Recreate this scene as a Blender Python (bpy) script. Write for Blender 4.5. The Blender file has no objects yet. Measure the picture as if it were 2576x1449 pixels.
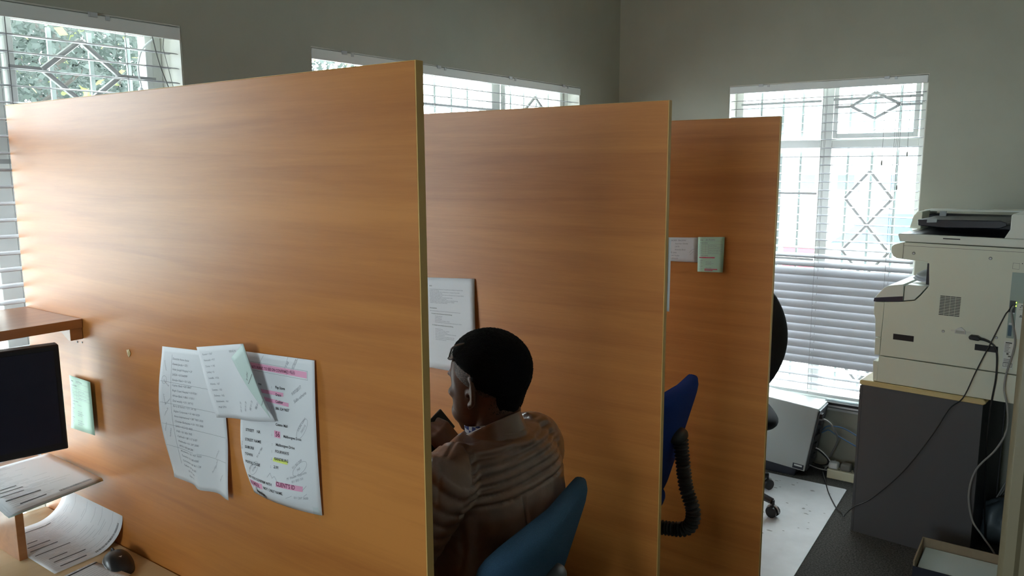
import bpy, bmesh, math, random
from mathutils import Vector, Matrix, noise
rnd = random.Random(7)
sc = bpy.context.scene
COL = sc.collection
PI = math.pi
V = Vector

# ------------------------------------------------------------------ camera, sky, exposure
cd = bpy.data.cameras.new('camera'); cam = bpy.data.objects.new('camera', cd); COL.objects.link(cam)
YAW, PITCH, ROLL = .6191, .1557, -.0050
fwd = V((-math.sin(YAW)*math.cos(PITCH), math.cos(YAW)*math.cos(PITCH), -math.sin(PITCH)))
rt = V((math.cos(YAW), math.sin(YAW), 0)); upv = rt.cross(fwd)
r2 = rt*math.cos(ROLL) + upv*math.sin(ROLL); u2 = -rt*math.sin(ROLL) + upv*math.cos(ROLL)
cam.matrix_world = Matrix(((r2.x, u2.x, -fwd.x, 2.215), (r2.y, u2.y, -fwd.y, -.8997), (r2.z, u2.z, -fwd.z, 1.6019), (0, 0, 0, 1)))
cd.sensor_fit = 'HORIZONTAL'; cd.sensor_width = 36.0; cd.lens = 36.0*1957.4/2576; cd.clip_start = .02; cd.clip_end = 200
sc.camera = cam
sc.view_settings.view_transform = 'Standard'; sc.view_settings.look = 'None'
sc.view_settings.gamma = 1; sc.view_settings.use_curve_mapping = False
sc.view_settings.exposure = 3.13
w = bpy.data.worlds.new('overcast_sky'); sc.world = w; w.use_nodes = True
nt = w.node_tree; bg = nt.nodes['Background']
tcw = nt.nodes.new('ShaderNodeTexCoord'); sepw = nt.nodes.new('ShaderNodeSeparateXYZ'); rw = nt.nodes.new('ShaderNodeValToRGB')
nt.links.new(tcw.outputs['Generated'], sepw.inputs[0]); nt.links.new(sepw.outputs['Z'], rw.inputs[0]); nt.links.new(rw.outputs[0], bg.inputs['Color'])
rw.color_ramp.elements[0].position = .0; rw.color_ramp.elements[0].color = (.82, .91, 1, 1)
rw.color_ramp.elements[1].position = .7; rw.color_ramp.elements[1].color = (.93, .97, 1, 1)
bg.inputs['Strength'].default_value = 2.55
sc.cycles.max_bounces = 8; sc.cycles.diffuse_bounces = 5; sc.cycles.transparent_max_bounces = 16; sc.cycles.use_denoising = True
sc.cycles.sample_clamp_indirect = 6
sc.cycles.caustics_reflective = False; sc.cycles.caustics_refractive = False

def portal(name, loc, rot, sx, sy):
    l = bpy.data.lights.new(name, 'AREA'); l.shape = 'RECTANGLE'; l.size = sx; l.size_y = sy
    l.cycles.is_portal = True
    o = bpy.data.objects.new(name, l); COL.objects.link(o); o.location = loc; o.rotation_euler = rot
portal('daylight_portal', (-.24, -.15, 1.17), (0, -PI/2, 0), 1.8, 1.2)
portal('daylight_portal', (-.24, 1.93, 1.17), (0, -PI/2, 0), 1.8, 1.95)
portal('daylight_portal', (1.7, -3.34, 1.65), (PI/2, 0, 0), 1.0, 1.0)
portal('daylight_portal', (1.15, 3.55, 1.17), (-PI/2, 0, 0), 1.0, 1.8)

# ------------------------------------------------------------------ materials
def nodes(name):
    m = bpy.data.materials.new(name); m.use_nodes = True
    return m, m.node_tree, m.node_tree.nodes['Principled BSDF']
def mat(name, col, rough=.5, metal=0, spec=.5, bump=0, bscale=200, var=0, vscale=30, coat=0, emit=None, trans=0):
    m, t, b = nodes(name)
    b.inputs['Base Color'].default_value = (*col, 1); b.inputs['Roughness'].default_value = rough
    b.inputs['Metallic'].default_value = metal; b.inputs['Specular IOR Level'].default_value = spec
    b.inputs['Coat Weight'].default_value = coat
    if trans: b.inputs['Transmission Weight'].default_value = trans
    if emit: b.inputs['Emission Color'].default_value = (*emit[:3], 1); b.inputs['Emission Strength'].default_value = emit[3]
    if bump or var:
        tc = t.nodes.new('ShaderNodeTexCoord')
    if var:
        n = t.nodes.new('ShaderNodeTexNoise'); n.inputs['Scale'].default_value = vscale; n.inputs['Detail'].default_value = 5
        r = t.nodes.new('ShaderNodeValToRGB')
        r.color_ramp.elements[0].position = .3; r.color_ramp.elements[1].position = .7
        r.color_ramp.elements[0].color = tuple(c*(1-var) for c in col)+(1,)
        r.color_ramp.elements[1].color = tuple(min(1, c*(1+var)) for c in col)+(1,)
        t.links.new(tc.outputs['Object'], n.inputs['Vector']); t.links.new(n.outputs['Fac'], r.inputs[0]); t.links.new(r.outputs[0], b.inputs['Base Color'])
    if bump:
        n = t.nodes.new('ShaderNodeTexNoise'); n.inputs['Scale'].default_value = bscale; n.inputs['Detail'].default_value = 4
        bp = t.nodes.new('ShaderNodeBump'); bp.inputs['Strength'].default_value = bump; bp.inputs['Distance'].default_value = .002
        t.links.new(tc.outputs['Object'], n.inputs['Vector']); t.links.new(n.outputs['Fac'], bp.inputs['Height']); t.links.new(bp.outputs[0], b.inputs['Normal'])
    return m
def wood(name, dark, light, rough=.4, stretch=(1.3, 30, 26), spec=.5):
    m, t, b = nodes(name)
    b.inputs['Roughness'].default_value = rough; b.inputs['Specular IOR Level'].default_value = spec
    tc = t.nodes.new('ShaderNodeTexCoord'); mp = t.nodes.new('ShaderNodeMapping'); mp.inputs['Scale'].default_value = stretch
    oi = t.nodes.new('ShaderNodeObjectInfo')
    ad = t.nodes.new('ShaderNodeVectorMath'); ad.operation = 'ADD'
    ml = t.nodes.new('ShaderNodeMath'); ml.operation = 'MULTIPLY'; ml.inputs[1].default_value = 7
    t.links.new(oi.outputs['Random'], ml.inputs[0])
    n1 = t.nodes.new('ShaderNodeTexNoise'); n1.inputs['Scale'].default_value = 1; n1.inputs['Detail'].default_value = 3; n1.inputs['Distortion'].default_value = .6
    n2 = t.nodes.new('ShaderNodeTexNoise'); n2.inputs['Scale'].default_value = 7; n2.inputs['Detail'].default_value = 6; n2.inputs['Roughness'].default_value = .7
    n3 = t.nodes.new('ShaderNodeTexNoise'); n3.inputs['Scale'].default_value = .22; n3.inputs['Detail'].default_value = 2
    t.links.new(tc.outputs['Object'], mp.inputs['Vector']); t.links.new(mp.outputs[0], ad.inputs[0]); t.links.new(ml.outputs[0], ad.inputs[1])
    for n in (n1, n2, n3): t.links.new(ad.outputs[0], n.inputs['Vector'])
    a1 = t.nodes.new('ShaderNodeMix'); a1.data_type = 'FLOAT'; a1.inputs[0].default_value = .32
    t.links.new(n1.outputs['Fac'], a1.inputs[2]); t.links.new(n2.outputs['Fac'], a1.inputs[3])
    a2 = t.nodes.new('ShaderNodeMix'); a2.data_type = 'FLOAT'; a2.inputs[0].default_value = .35
    t.links.new(a1.outputs[0], a2.inputs[2]); t.links.new(n3.outputs['Fac'], a2.inputs[3])
    r = t.nodes.new('ShaderNodeValToRGB'); r.color_ramp.elements[0].position = .36; r.color_ramp.elements[1].position = .62
    r.color_ramp.elements[0].color = (*dark, 1); r.color_ramp.elements[1].color = (*light, 1)
    t.links.new(a2.outputs[0], r.inputs[0]); t.links.new(r.outputs[0], b.inputs['Base Color'])
    bp = t.nodes.new('ShaderNodeBump'); bp.inputs['Strength'].default_value = .06; bp.inputs['Distance'].default_value = .001
    t.links.new(n2.outputs['Fac'], bp.inputs['Height']); t.links.new(bp.outputs[0], b.inputs['Normal'])
    return m
def glass(name, tint=(.93, .97, .96)):
    m, t, b = nodes(name); t.nodes.remove(b)
    tr = t.nodes.new('ShaderNodeBsdfTransparent'); tr.inputs[0].default_value = (*tint, 1)
    gl = t.nodes.new('ShaderNodeBsdfGlossy'); gl.inputs['Roughness'].default_value = .02
    mx = t.nodes.new('ShaderNodeMixShader'); lw = t.nodes.new('ShaderNodeLayerWeight'); lw.inputs[0].default_value = .25; fr = t.nodes.new('ShaderNodeMath'); fr.operation = 'MULTIPLY_ADD'; fr.inputs[1].default_value = .25; fr.inputs[2].default_value = .02
    t.links.new(lw.outputs['Facing'], fr.inputs[0]); t.links.new(fr.outputs[0], mx.inputs[0]); t.links.new(tr.outputs[0], mx.inputs[1]); t.links.new(gl.outputs[0], mx.inputs[2])
    t.links.new(mx.outputs[0], t.nodes['Material Output'].inputs[0])
    return m
def thinleaf(name, col, amt=.35):
    m, t, b = nodes(name); b.inputs['Base Color'].default_value = (*col, 1); b.inputs['Roughness'].default_value = .6
    tl = t.nodes.new('ShaderNodeBsdfTranslucent'); tl.inputs[0].default_value = (*col, 1)
    mx = t.nodes.new('ShaderNodeMixShader'); mx.inputs[0].default_value = amt
    t.links.new(b.outputs[0], mx.inputs[1]); t.links.new(tl.outputs[0], mx.inputs[2]); t.links.new(mx.outputs[0], t.nodes['Material Output'].inputs[0])
    return m
M = {}
M['wall'] = mat('painted_plaster', (.395, .40, .335), .75, bump=.15, bscale=60, var=.03, vscale=6)
M['ceil'] = mat('ceiling_paint', (.72, .72, .69), .8)
M['carpet'] = mat('charcoal_carpet', (.085, .083, .078), .95, bump=1, bscale=170, var=.6, vscale=150, spec=.1)
M['reveal'] = mat('reveal_paint', (.62, .61, .55), .6)
M['panel'] = wood('cherry_laminate', (.415, .138, .028), (.58, .222, .050), .41, spec=.55)
M['edge'] = wood('oak_edging', (.58, .34, .10), (.68, .42, .135), .45, (26, 26, 1.5))
M['shelf'] = wood('shelf_laminate', (.30, .12, .04), (.42, .19, .07), .32, (26, 1.4, 30), spec=.6)
M['desk'] = wood('maple_laminate', (.60, .44, .24), (.70, .54, .32), .45, (24, 1.3, 24))
M['steel'] = mat('window_steel_paint', (.74, .75, .72), .5)
M['bar'] = mat('burglar_bar_paint', (.66, .67, .68), .45)
M['grille'] = mat('grey_grille_paint', (.42, .42, .41), .4)
M['glass'] = glass('window_glass')
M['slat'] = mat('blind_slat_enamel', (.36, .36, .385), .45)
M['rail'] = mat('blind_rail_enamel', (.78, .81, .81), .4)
M['cord'] = mat('blind_cord', (.22, .22, .21), .8)
M['paper'] = thinleaf('white_paper', (.88, .89, .92), .18)
M['green_paper'] = thinleaf('mint_card', (.56, .78, .62), .12)
M['pale_paper'] = thinleaf('pale_mint_paper', (.66, .78, .74), .12)
M['ink'] = mat('black_ink', (.018, .018, .022), .6)
M['grey_ink'] = mat('grey_print', (.30, .31, .36), .7)
M['pencil'] = mat('pencil_grey', (.33, .33, .37), .7)
M['magenta_ink'] = mat('dark_magenta_print', (.16, .008, .05), .6)
M['pink'] = mat('pink_highlighter', (.86, .40, .58), .7)
M['yellow'] = mat('yellow_highlighter', (.74, .82, .18), .7)
M['red_hl'] = mat('red_highlighter', (.72, .09, .16), .7)
M['blk'] = mat('black_plastic', (.012, .012, .014), .35)
M['screen'] = mat('monitor_screen', (.012, .013, .026), .3, spec=.5)
M['dgrey'] = mat('dark_grey_plastic', (.05, .052, .06), .5)
M['silver'] = mat('silver_plastic', (.55, .57, .60), .35, metal=.4)
M['copier'] = mat('copier_plastic', (.68, .71, .60), .5, bump=.05, bscale=900)
M['copier_dark'] = mat('copier_dark_plastic', (.016, .017, .024), .4)
M['copier_lt'] = mat('copier_white_plastic', (.70, .74, .68), .45)
M['iop'] = mat('port_plate', (.30, .37, .33), .45, metal=.2)
M['led'] = mat('green_led', (.3, .8, .05), .4, emit=(.55, 1, .05, 1.2))
M['melamine'] = mat('charcoal_melamine', (.075, .076, .082), .55, bump=.1, bscale=500)
M['paleedge'] = wood('pale_wood_edge', (.55, .44, .20), (.66, .54, .28), .4, (1.5, 24, 24))
M['pc'] = mat('pc_case_paint', (.42, .44, .43), .45)
M['navy'] = mat('dark_navy_board', (.02, .022, .035), .5)
M['card'] = mat('brown_cardboard', (.30, .23, .15), .8, var=.06, vscale=40)
M['boxpaper'] = mat('pale_blue_paper', (.62, .70, .69), .6)
M['mat'] = mat('floor_mat', (.70, .72, .75), .5, var=.07, vscale=9)
M['cream'] = mat('cream_plastic', (.62, .58, .42), .45)
M['white'] = mat('white_plastic', (.62, .64, .63), .4)
M['bluecab'] = mat('blue_cable', (.09, .19, .36), .45)
M['greycab'] = mat('grey_cable', (.27, .27, .26), .5)
M['blackcab'] = mat('black_cable', (.012, .012, .013), .45)
M['trim'] = mat('beige_gloss_paint', (.20, .165, .10), .32, bump=.12, bscale=150)
M['bag'] = mat('grey_blue_plastic', (.10, .13, .15), .45)
M['skin'] = mat('dark_skin', (.15, .068, .043), .42, bump=.12, bscale=300, var=.12, vscale=35, spec=.5)
M['hair'] = mat('black_hair', (.007, .007, .008), .9, bump=1, bscale=380, spec=.15)
M['stub'] = mat('short_temple_hair', (.085, .052, .042), .5, bump=.8, bscale=300, var=.85, vscale=300, spec=.5)
M['leather'] = mat('brown_leather', (.19, .092, .054), .32, bump=.2, bscale=120, var=.15, vscale=14, spec=.7, coat=.6)
M['trousers'] = mat('dark_trousers', (.03, .032, .04), .8)
M['shoe'] = mat('black_shoe', (.012, .011, .011), .4)
M['lens'] = mat('glasses_grey', (.35, .36, .38), .3, metal=.5)
M['fabric'] = mat('blue_chair_fabric', (.05, .115, .20), .9, bump=.5, bscale=700, var=.12, vscale=400, spec=.15)
M['fabric_lit'] = mat('lit_blue_fabric', (.018, .05, .24), .9, bump=.5, bscale=700, var=.12, vscale=400, spec=.15)  # same blue chair fabric, its brighter lighting put into the colour
M['fabric3'] = mat('charcoal_chair_fabric', (.022, .023, .028), .85, bump=.5, bscale=700, spec=.2)
M['rubber'] = mat('gaiter_rubber', (.035, .036, .036), .45)
M['leaf'] = thinleaf('tree_leaves', (.030, .044, .037), .3)
M['leaf2'] = thinleaf('yellow_green_leaves', (.16, .18, .06), .4)
M['bark'] = mat('tree_bark', (.04, .035, .03), .9)
M['paving'] = mat('concrete_paving', (.66, .66, .64), .8, var=.06, vscale=3)
M['facade'] = mat('white_facade', (.80, .82, .82), .7)
M['cyan'] = mat('pale_cyan_sheeting', (.30, .62, .68), .5)
M['glassdark'] = mat('dark_glazing', (.05, .09, .14), .15)
M['carpaint'] = mat('grey_car_paint', (.30, .31, .32), .3)
M['redboard'] = mat('red_board', (.65, .04, .06), .5)
M['tape'] = mat('old_sticky_tape', (.62, .45, .22), .3)
# gingham collar
def gingham():
    m, t, b = nodes('blue_check_cotton'); tc = t.nodes.new('ShaderNodeTexCoord')
    c = t.nodes.new('ShaderNodeTexChecker'); c.inputs['Scale'].default_value = 95
    c.inputs[1].default_value = (.05, .08, .35, 1); c.inputs[2].default_value = (.7, .75, .85, 1)
    t.links.new(tc.outputs['Object'], c.inputs[0]); t.links.new(c.outputs[0], b.inputs['Base Color']); b.inputs['Roughness'].default_value = .9
    return m
M['check'] = gingham()

# ------------------------------------------------------------------ mesh helpers
class MB:
    def __init__(s, xf=None): s.v = []; s.f = []; s.xf = xf
    def add(s, vs, fs):
        k = len(s.v); s.v += [s.xf(*p) if s.xf else V(p) for p in vs]; s.f += [tuple(i+k for i in q) for q in fs]; return s
    def box(s, x0, x1, y0, y1, z0, z1):
        x0, x1 = min(x0, x1), max(x0, x1); y0, y1 = min(y0, y1), max(y0, y1); z0, z1 = min(z0, z1), max(z0, z1)
        return s.add([(x0,y0,z0),(x1,y0,z0),(x1,y1,z0),(x0,y1,z0),(x0,y0,z1),(x1,y0,z1),(x1,y1,z1),(x0,y1,z1)],
                     [(0,3,2,1),(4,5,6,7),(0,1,5,4),(1,2,6,5),(2,3,7,6),(3,0,4,7)])
    def prism(s, poly, a, b, axis='y'):
        n = len(poly); mk = {'y': lambda p, t: (p[0], t, p[1]), 'x': lambda p, t: (t, p[0], p[1]), 'z': lambda p, t: (p[0], p[1], t)}[axis]
        vs = [mk(p, a) for p in poly] + [mk(p, b) for p in poly]
        fs = [tuple(range(n)), tuple(range(2*n-1, n-1, -1))] + [(i, i+n, (i+1) % n+n, (i+1) % n) for i in range(n)]
        return s.add(vs, fs)
    def loft(s, rings, cap=True, closed=False):
        n = len(rings[0]); m = len(rings); vs = [p for r in rings for p in r]; fs = []
        for i in range(m if closed else m-1):
            for j in range(n):
                a = i*n+j; b = i*n+(j+1) % n; i2 = (i+1) % m
                fs.append((a, b, i2*n+(j+1) % n, i2*n+j))
        if cap and not closed: fs += [tuple(range(n-1, -1, -1)), tuple(range((m-1)*n, m*n))]
        return s.add(vs, fs)
    def tube(s, pts, r, n=8, closed=False):
        pts = [V(p) for p in pts]; m = len(pts); rr = r if isinstance(r, (list, tuple)) else [r]*m
        rings = []; prev = None
        for i, p in enumerate(pts):
            if closed: d = pts[(i+1) % m]-pts[i-1]
            else: d = (pts[min(i+1, m-1)]-pts[max(i-1, 0)])
            d = d.normalized() if d.length > 1e-9 else V((0, 0, 1))
            if prev is None:
                a = V((0, 0, 1)) if abs(d.z) < .9 else V((1, 0, 0)); x = d.cross(a).normalized()
            else:
                x = (prev-d*prev.dot(d)); x = x.normalized() if x.length > 1e-6 else d.orthogonal().normalized()
            y = d.cross(x); prev = x
            rings.append([tuple(p+x*math.cos(2*PI*k/n)*rr[i]+y*math.sin(2*PI*k/n)*rr[i]) for k in range(n)])
        return s.loft(rings, True, closed)
    def ell(s, c, ax, n=16, m=10):
        # ellipsoid: centre c, axes list of three vectors
        c = V(c); X, Y, Z = [V(a) for a in ax]; rings = []
        vs = [tuple(c-Z)]; 
        for i in range(1, m):
            t = -PI/2+PI*i/m
            for k in range(n):
                a = 2*PI*k/n; vs.append(tuple(c+Z*math.sin(t)+(X*math.cos(a)+Y*math.sin(a))*math.cos(t)))
        vs.append(tuple(c+Z)); fs = []
        for k in range(n): fs.append((0, 1+(k+1) % n, 1+k)); fs.append((len(vs)-1, 1+(m-2)*n+k, 1+(m-2)*n+(k+1) % n))
        for i in range(m-2):
            for k in range(n): fs.append((1+i*n+k, 1+i*n+(k+1) % n, 1+(i+1)*n+(k+1) % n, 1+(i+1)*n+k))
        return s.add(vs, fs)
    def grid(s, fn, nu, nv):
        vs = [fn(i/nu, j/nv) for j in range(nv+1) for i in range(nu+1)]
        fs = [(j*(nu+1)+i, j*(nu+1)+i+1, (j+1)*(nu+1)+i+1, (j+1)*(nu+1)+i) for j in range(nv) for i in range(nu)]
        return s.add(vs, fs)
ROOT = {}
def link(name, me, m, parent, loc):
    o = bpy.data.objects.new(name, me); COL.objects.link(o)
    if m: me.materials.append(m)
    if parent: o.parent = parent
    else: o.location = loc
    return o
def build(name, mb, m, parent=None, loc=None, smooth=False, bevel=0, seg=2, sub=0, angle=None):
    """one mesh object from world-space geometry; parts are stored relative to their thing"""
    if parent is not None: L = ROOT[parent.name]
    else: L = V(loc) if loc is not None else V((0, 0, 0))
    me = bpy.data.meshes.new(name); me.from_pydata([tuple(V(p)-L) for p in mb.v], [], mb.f)
    bm = bmesh.new(); bm.from_mesh(me); bmesh.ops.recalc_face_normals(bm, faces=bm.faces[:])
    bm.to_mesh(me); bm.free()
    o = link(name, me, m, parent, L); ROOT[o.name] = L
    if bevel:
        b = o.modifiers.new('bevel', 'BEVEL'); b.width = bevel; b.segments = seg; b.limit_method = 'ANGLE'; b.angle_limit = math.radians(40)
        smooth = True
    if sub:
        d = o.modifiers.new('subdivision', 'SUBSURF'); d.levels = sub; d.render_levels = sub
    if smooth:
        for p in me.polygons: p.use_smooth = True
        if not sub:
            try: me.set_sharp_from_angle(angle=math.radians(angle or 38))
            except Exception: pass
    return o
def empty(name, loc):
    o = bpy.data.objects.new(name, None); COL.objects.link(o); o.location = loc; o.empty_display_size = .05; ROOT[o.name] = V(loc); return o
def tag(o, label, cat, group=None, kind=None):
    o['label'] = label; o['category'] = cat
    if group: o['group'] = group
    if kind: o['kind'] = kind
    return o
def structure(o, label=None, cat=None):
    o['kind'] = 'structure'
    if label: o['label'] = label
    if cat: o['category'] = cat
    return o
def smoothpath(pts, k=6):
    pts = [V(p) for p in pts]; out = []
    for i in range(len(pts)-1):
        p0 = pts[max(i-1, 0)]; p1 = pts[i]; p2 = pts[i+1]; p3 = pts[min(i+2, len(pts)-1)]
        for j in range(k):
            t = j/k; out.append(.5*((2*p1)+(p2-p0)*t+(2*p0-5*p1+4*p2-p3)*t*t+(-p0+3*p1-3*p2+p3)*t**3))
    out.append(pts[-1]); return out
TXT = {}
def text2d(s, bold=False, cond=1.0):
    key = (s, bold)
    if key not in TXT:
        c = bpy.data.curves.new('glyphs', 'FONT'); c.body = s; c.size = 1; c.resolution_u = 2
        if bold: c.offset = .014
        o = bpy.data.objects.new('glyphs', c); COL.objects.link(o)
        dg = bpy.context.evaluated_depsgraph_get(); dg.update()
        me = bpy.data.meshes.new_from_object(o.evaluated_get(dg))
        TXT[key] = ([(v.co.x, v.co.y) for v in me.vertices], [tuple(p.vertices) for p in me.polygons])
        bpy.data.objects.remove(o); bpy.data.curves.remove(c); bpy.data.meshes.remove(me)
    return TXT[key]

# ------------------------------------------------------------------ the setting
XR, YF, HC = 2.19, 3.3073, 2.72
TW = .24
def wall_with_holes(name, fn, u0, u1, z0, z1, holes, m, t0, t1):
    """fn(u, t, z) -> point; rectangular wall with rectangular holes (u0,u1,z0,z1)"""
    us = sorted({u0, u1, *[h[0] for h in holes], *[h[1] for h in holes]}); zs = sorted({z0, z1, *[h[2] for h in holes], *[h[3] for h in holes]})
    mb = MB(fn)
    for i in range(len(us)-1):
        for j in range(len(zs)-1):
            cu = (us[i]+us[i+1])/2; cz = (zs[j]+zs[j+1])/2
            if any(h[0] < cu < h[1] and h[2] < cz < h[3] for h in holes): continue
            mb.box(us[i], us[i+1], t0, t1, zs[j], zs[j+1])
    return structure(build(name, mb, m))
SILL, HEAD = .32, 2.022
W1 = (-.68, .502); W2 = (.998, 2.858); W3 = (.668, 1.632)
structure(build('floor', MB().box(-.0, 4.6, -3.2, YF, -.12, 0), M['carpet']))
structure(build('ceiling', MB().box(-.0, 4.6, -3.2, YF, HC, HC+.12), M['ceil']))
wall_with_holes('wall_left', lambda u, t, z: V((t, u, z)), -3.2, YF+TW, -.12, HC+.12, [(*W1, SILL, HEAD), (*W2, SILL, HEAD)], M['wall'], -TW, 0)
WB = (1.2, 2.2)
wall_with_holes('wall_far', lambda u, t, z: V((u, t, z)), 0, 4.6, -.12, HC+.12, [(*W3, SILL, HEAD)], M['wall'], YF, YF+TW)
structure(build('wall_right', MB().box(XR+.005, XR+.125, .03, YF, 0, HC), M['wall']))
structure(build('wall_near', MB().box(XR+.125, 4.6, .03, .15, 0, HC), M['wall']))
structure(build('wall_side', MB().box(4.6, 4.72, -3.2, YF, 0, HC), M['wall']))
wall_with_holes('wall_back', lambda u, t, z: V((u, t, z)), 0, 4.6, 0, HC, [(*WB, 1.15, 2.15)], M['wall'], -3.32, -3.2)
# pressed steel door frame round the end of the right-hand wall
mb = MB(); prof = [(XR-.002, .045), (XR-.002, -.012), (XR+.003, -.018), (XR+.012, -.018), (XR+.016, -.012), (XR+.022, -.012), (XR+.027, -.02), (XR+.12, -.02), (XR+.128, -.012), (XR+.128, .045)]
mb.prism(prof, 0, 2.1, 'z')
structure(build('trim_1', mb, M['trim'], smooth=True, angle=50), 'beige glossy pressed steel door frame edge at the right of the photo', 'door frame')

# windows ----------------------------------------------------------
def make_window(name, fn, u0, u1, mull, trans, bars, hbars, diamonds, label):
    # fn(u, d, z): d = distance outwards from the inner wall face
    root = empty(name, fn((u0+u1)/2, .12, SILL)); structure(root, label, 'window')
    rv = MB(fn); e = .004
    rv.box(u0-.0, u0+e, .002, .235, SILL, HEAD); rv.box(u1-e, u1, .002, .235, SILL, HEAD); rv.box(u0+e, u1-e, .002, .235, HEAD-e, HEAD)
    build('reveal', rv, M['reveal'], root)
    si = MB(fn); si.box(u0+e, u1-e, -.018, .235, SILL-.0, SILL+.022); build('sill', si, M['white'], root, bevel=.004)
    f = MB(fn); d0, d1 = .105, .14; z0 = SILL+.022; z1 = HEAD-e
    f.box(u0+e, u0+.045, d0, d1, z0, z1); f.box(u1-.04, u1-e, d0, d1, z0, z1); f.box(u0+.045, u1-.04, d0, d1, z1-.014, z1); f.box(u0+.045, u1-.04, d0, d1, z0, z0+.045)
    for a, b in mull: f.box(a, b, d0-.004, d1, z0+.045, z1-.014)
    cols = [u0+.045] + [x for m_ in mull for x in m_] + [u1-.04]
    for a, b in trans:
        for i in range(0, len(cols), 2): f.box(cols[i], cols[i+1], d0, d1, a, b)
    build('frame', f, M['steel'], root, bevel=.003)
    # opening casement frames in the top lights
    cs = MB(fn); zt = trans[0][1]
    for i in range(2 if len(cols) > 2 else 0, len(cols), 2):
        a, b = cols[i]+.004, cols[i+1]-.004
        cs.box(a, a+.022, .088, .104, zt+.006, z1-.016); cs.box(b-.022, b, .088, .104, zt+.006, z1-.016)
        cs.box(a+.022, b-.022, .088, .104, zt+.006, zt+.03); cs.box(a+.022, b-.022, .088, .104, z1-.028, z1-.016)
    if cs.v: build('casement', cs, M['steel'], root, bevel=.002)
    g = MB(fn)
    for i in range(0, len(cols), 2):
        zs = [z0+.045, trans[0][0], trans[0][1], z1-.014]
        for j in (0, 2): g.box(cols[i], cols[i+1], .12, .124, zs[j], zs[j+1])
    build('pane', g, M['glass'], root)
    bb = MB(fn); gr = MB(fn)
    for u, za, zb in bars: bb.box(u-.006, u+.006, .150, .156, za, zb)
    for z, ua, ub in hbars: gr.box(ua, ub, .080, .090, z-.006, z+.006)
    for pts, cl in diamonds:
        q = [(u, .078, z) for u, z in pts]
        for i in range(len(q)-(0 if cl else 1)):
            gr.tube([q[i], q[(i+1) % len(q)]], .0082, 8)
    for u in (u0+.01, u1-.01): bb.box(u-.008, u+.008, .140, .166, z0, z1)
    build('burglar_bars', bb, M['bar'], root); build('security_grille', gr, M['grille'], root, smooth=True)
    return root
def dia(c, z, hw, hh): return ([(c, z+hh), (c+hw, z), (c, z-hh), (c-hw, z)], True)
fl = lambda u, d, z: V((-d, u, z))
ff = lambda u, d, z: V((u, YF+d, z))
b1 = [(y, SILL+.03, 1.99) for y in (.067, .192, .305, .418)] + [(y, SILL+.03, 1.99) for y in (-.12, -.24, -.36, -.48, -.58)]
h1 = [(1.866, .345, .46), (1.866, .05, .135), (1.868, -.63, -.02)] + [(z, -.63, .46) for z in (1.62, 1.15, .75)]
d1 = [dia(.240, 1.866, .107, .088)] + [dia(.264, z, .113, .13) for z in (1.4, 1.12, .84)]
make_window('window_1', fl, *W1, [(-.012, .046)], [(1.66, 1.705)], b1, h1, d1, 'steel framed window with burglar bars in the left wall, trees outside')
b2 = [(1.0+.118*k, SILL+.03, 1.99) for k in range(1, 16)]
make_window('window_2', fl, *W2, [(1.58, 1.64), (2.2, 2.26)], [(1.66, 1.705)], b2, [(1.868, 1.05, 2.8), (1.5, 1.05, 2.8), (1.0, 1.05, 2.8)], [dia(2.53, 1.868, .113, .083), dia(1.3, 1.868, .113, .083)], 'bright window seen over the partitions near the room corner')
b3 = [(x, .35, 1.99) for x in (.8, .918, 1.022, 1.261, 1.377, 1.495)]
h3 = [(1.925, .71, 1.13), (1.929, 1.19, 1.6), (1.89, 1.2, 1.279), (1.89, 1.506, 1.6), (.56, .71, 1.6), (1.1, .71, 1.13), (1.45, .71, 1.13)]
d3 = [dia(1.39, 1.891, .114, .064), dia(1.385, 1.43, .112, .137), dia(1.385, 1.16, .112, .133), dia(1.385, .87, .112, .14), dia(1.385, .6, .112, .13)]
make_window('window_3', ff, *W3, [(1.13, 1.188)], [(1.685, 1.727)], b3, h3, d3, 'steel framed window with diamond burglar bars in the far wall beside the copier')

# unseen window, added behind the camera to light the surfaces facing it
root = empty('fill_window', (1.7, -3.26, .85)); structure(root, 'unseen window added behind the camera to fill the room with daylight', 'window')
mb = MB()
for a, b_, c, d in ((1.2, 2.2, 1.15, 1.2), (1.2, 2.2, 2.1, 2.15), (1.2, 1.25, 1.2, 2.1), (2.15, 2.2, 1.2, 2.1), (1.68, 1.72, 1.2, 2.1)): mb.box(a, b_, -3.29, -3.24, c, d)
build('frame', mb, M['steel'], root); build('pane', MB().box(1.25, 2.15, -3.268, -3.264, 1.2, 2.1), M['glass'], root)
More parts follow.
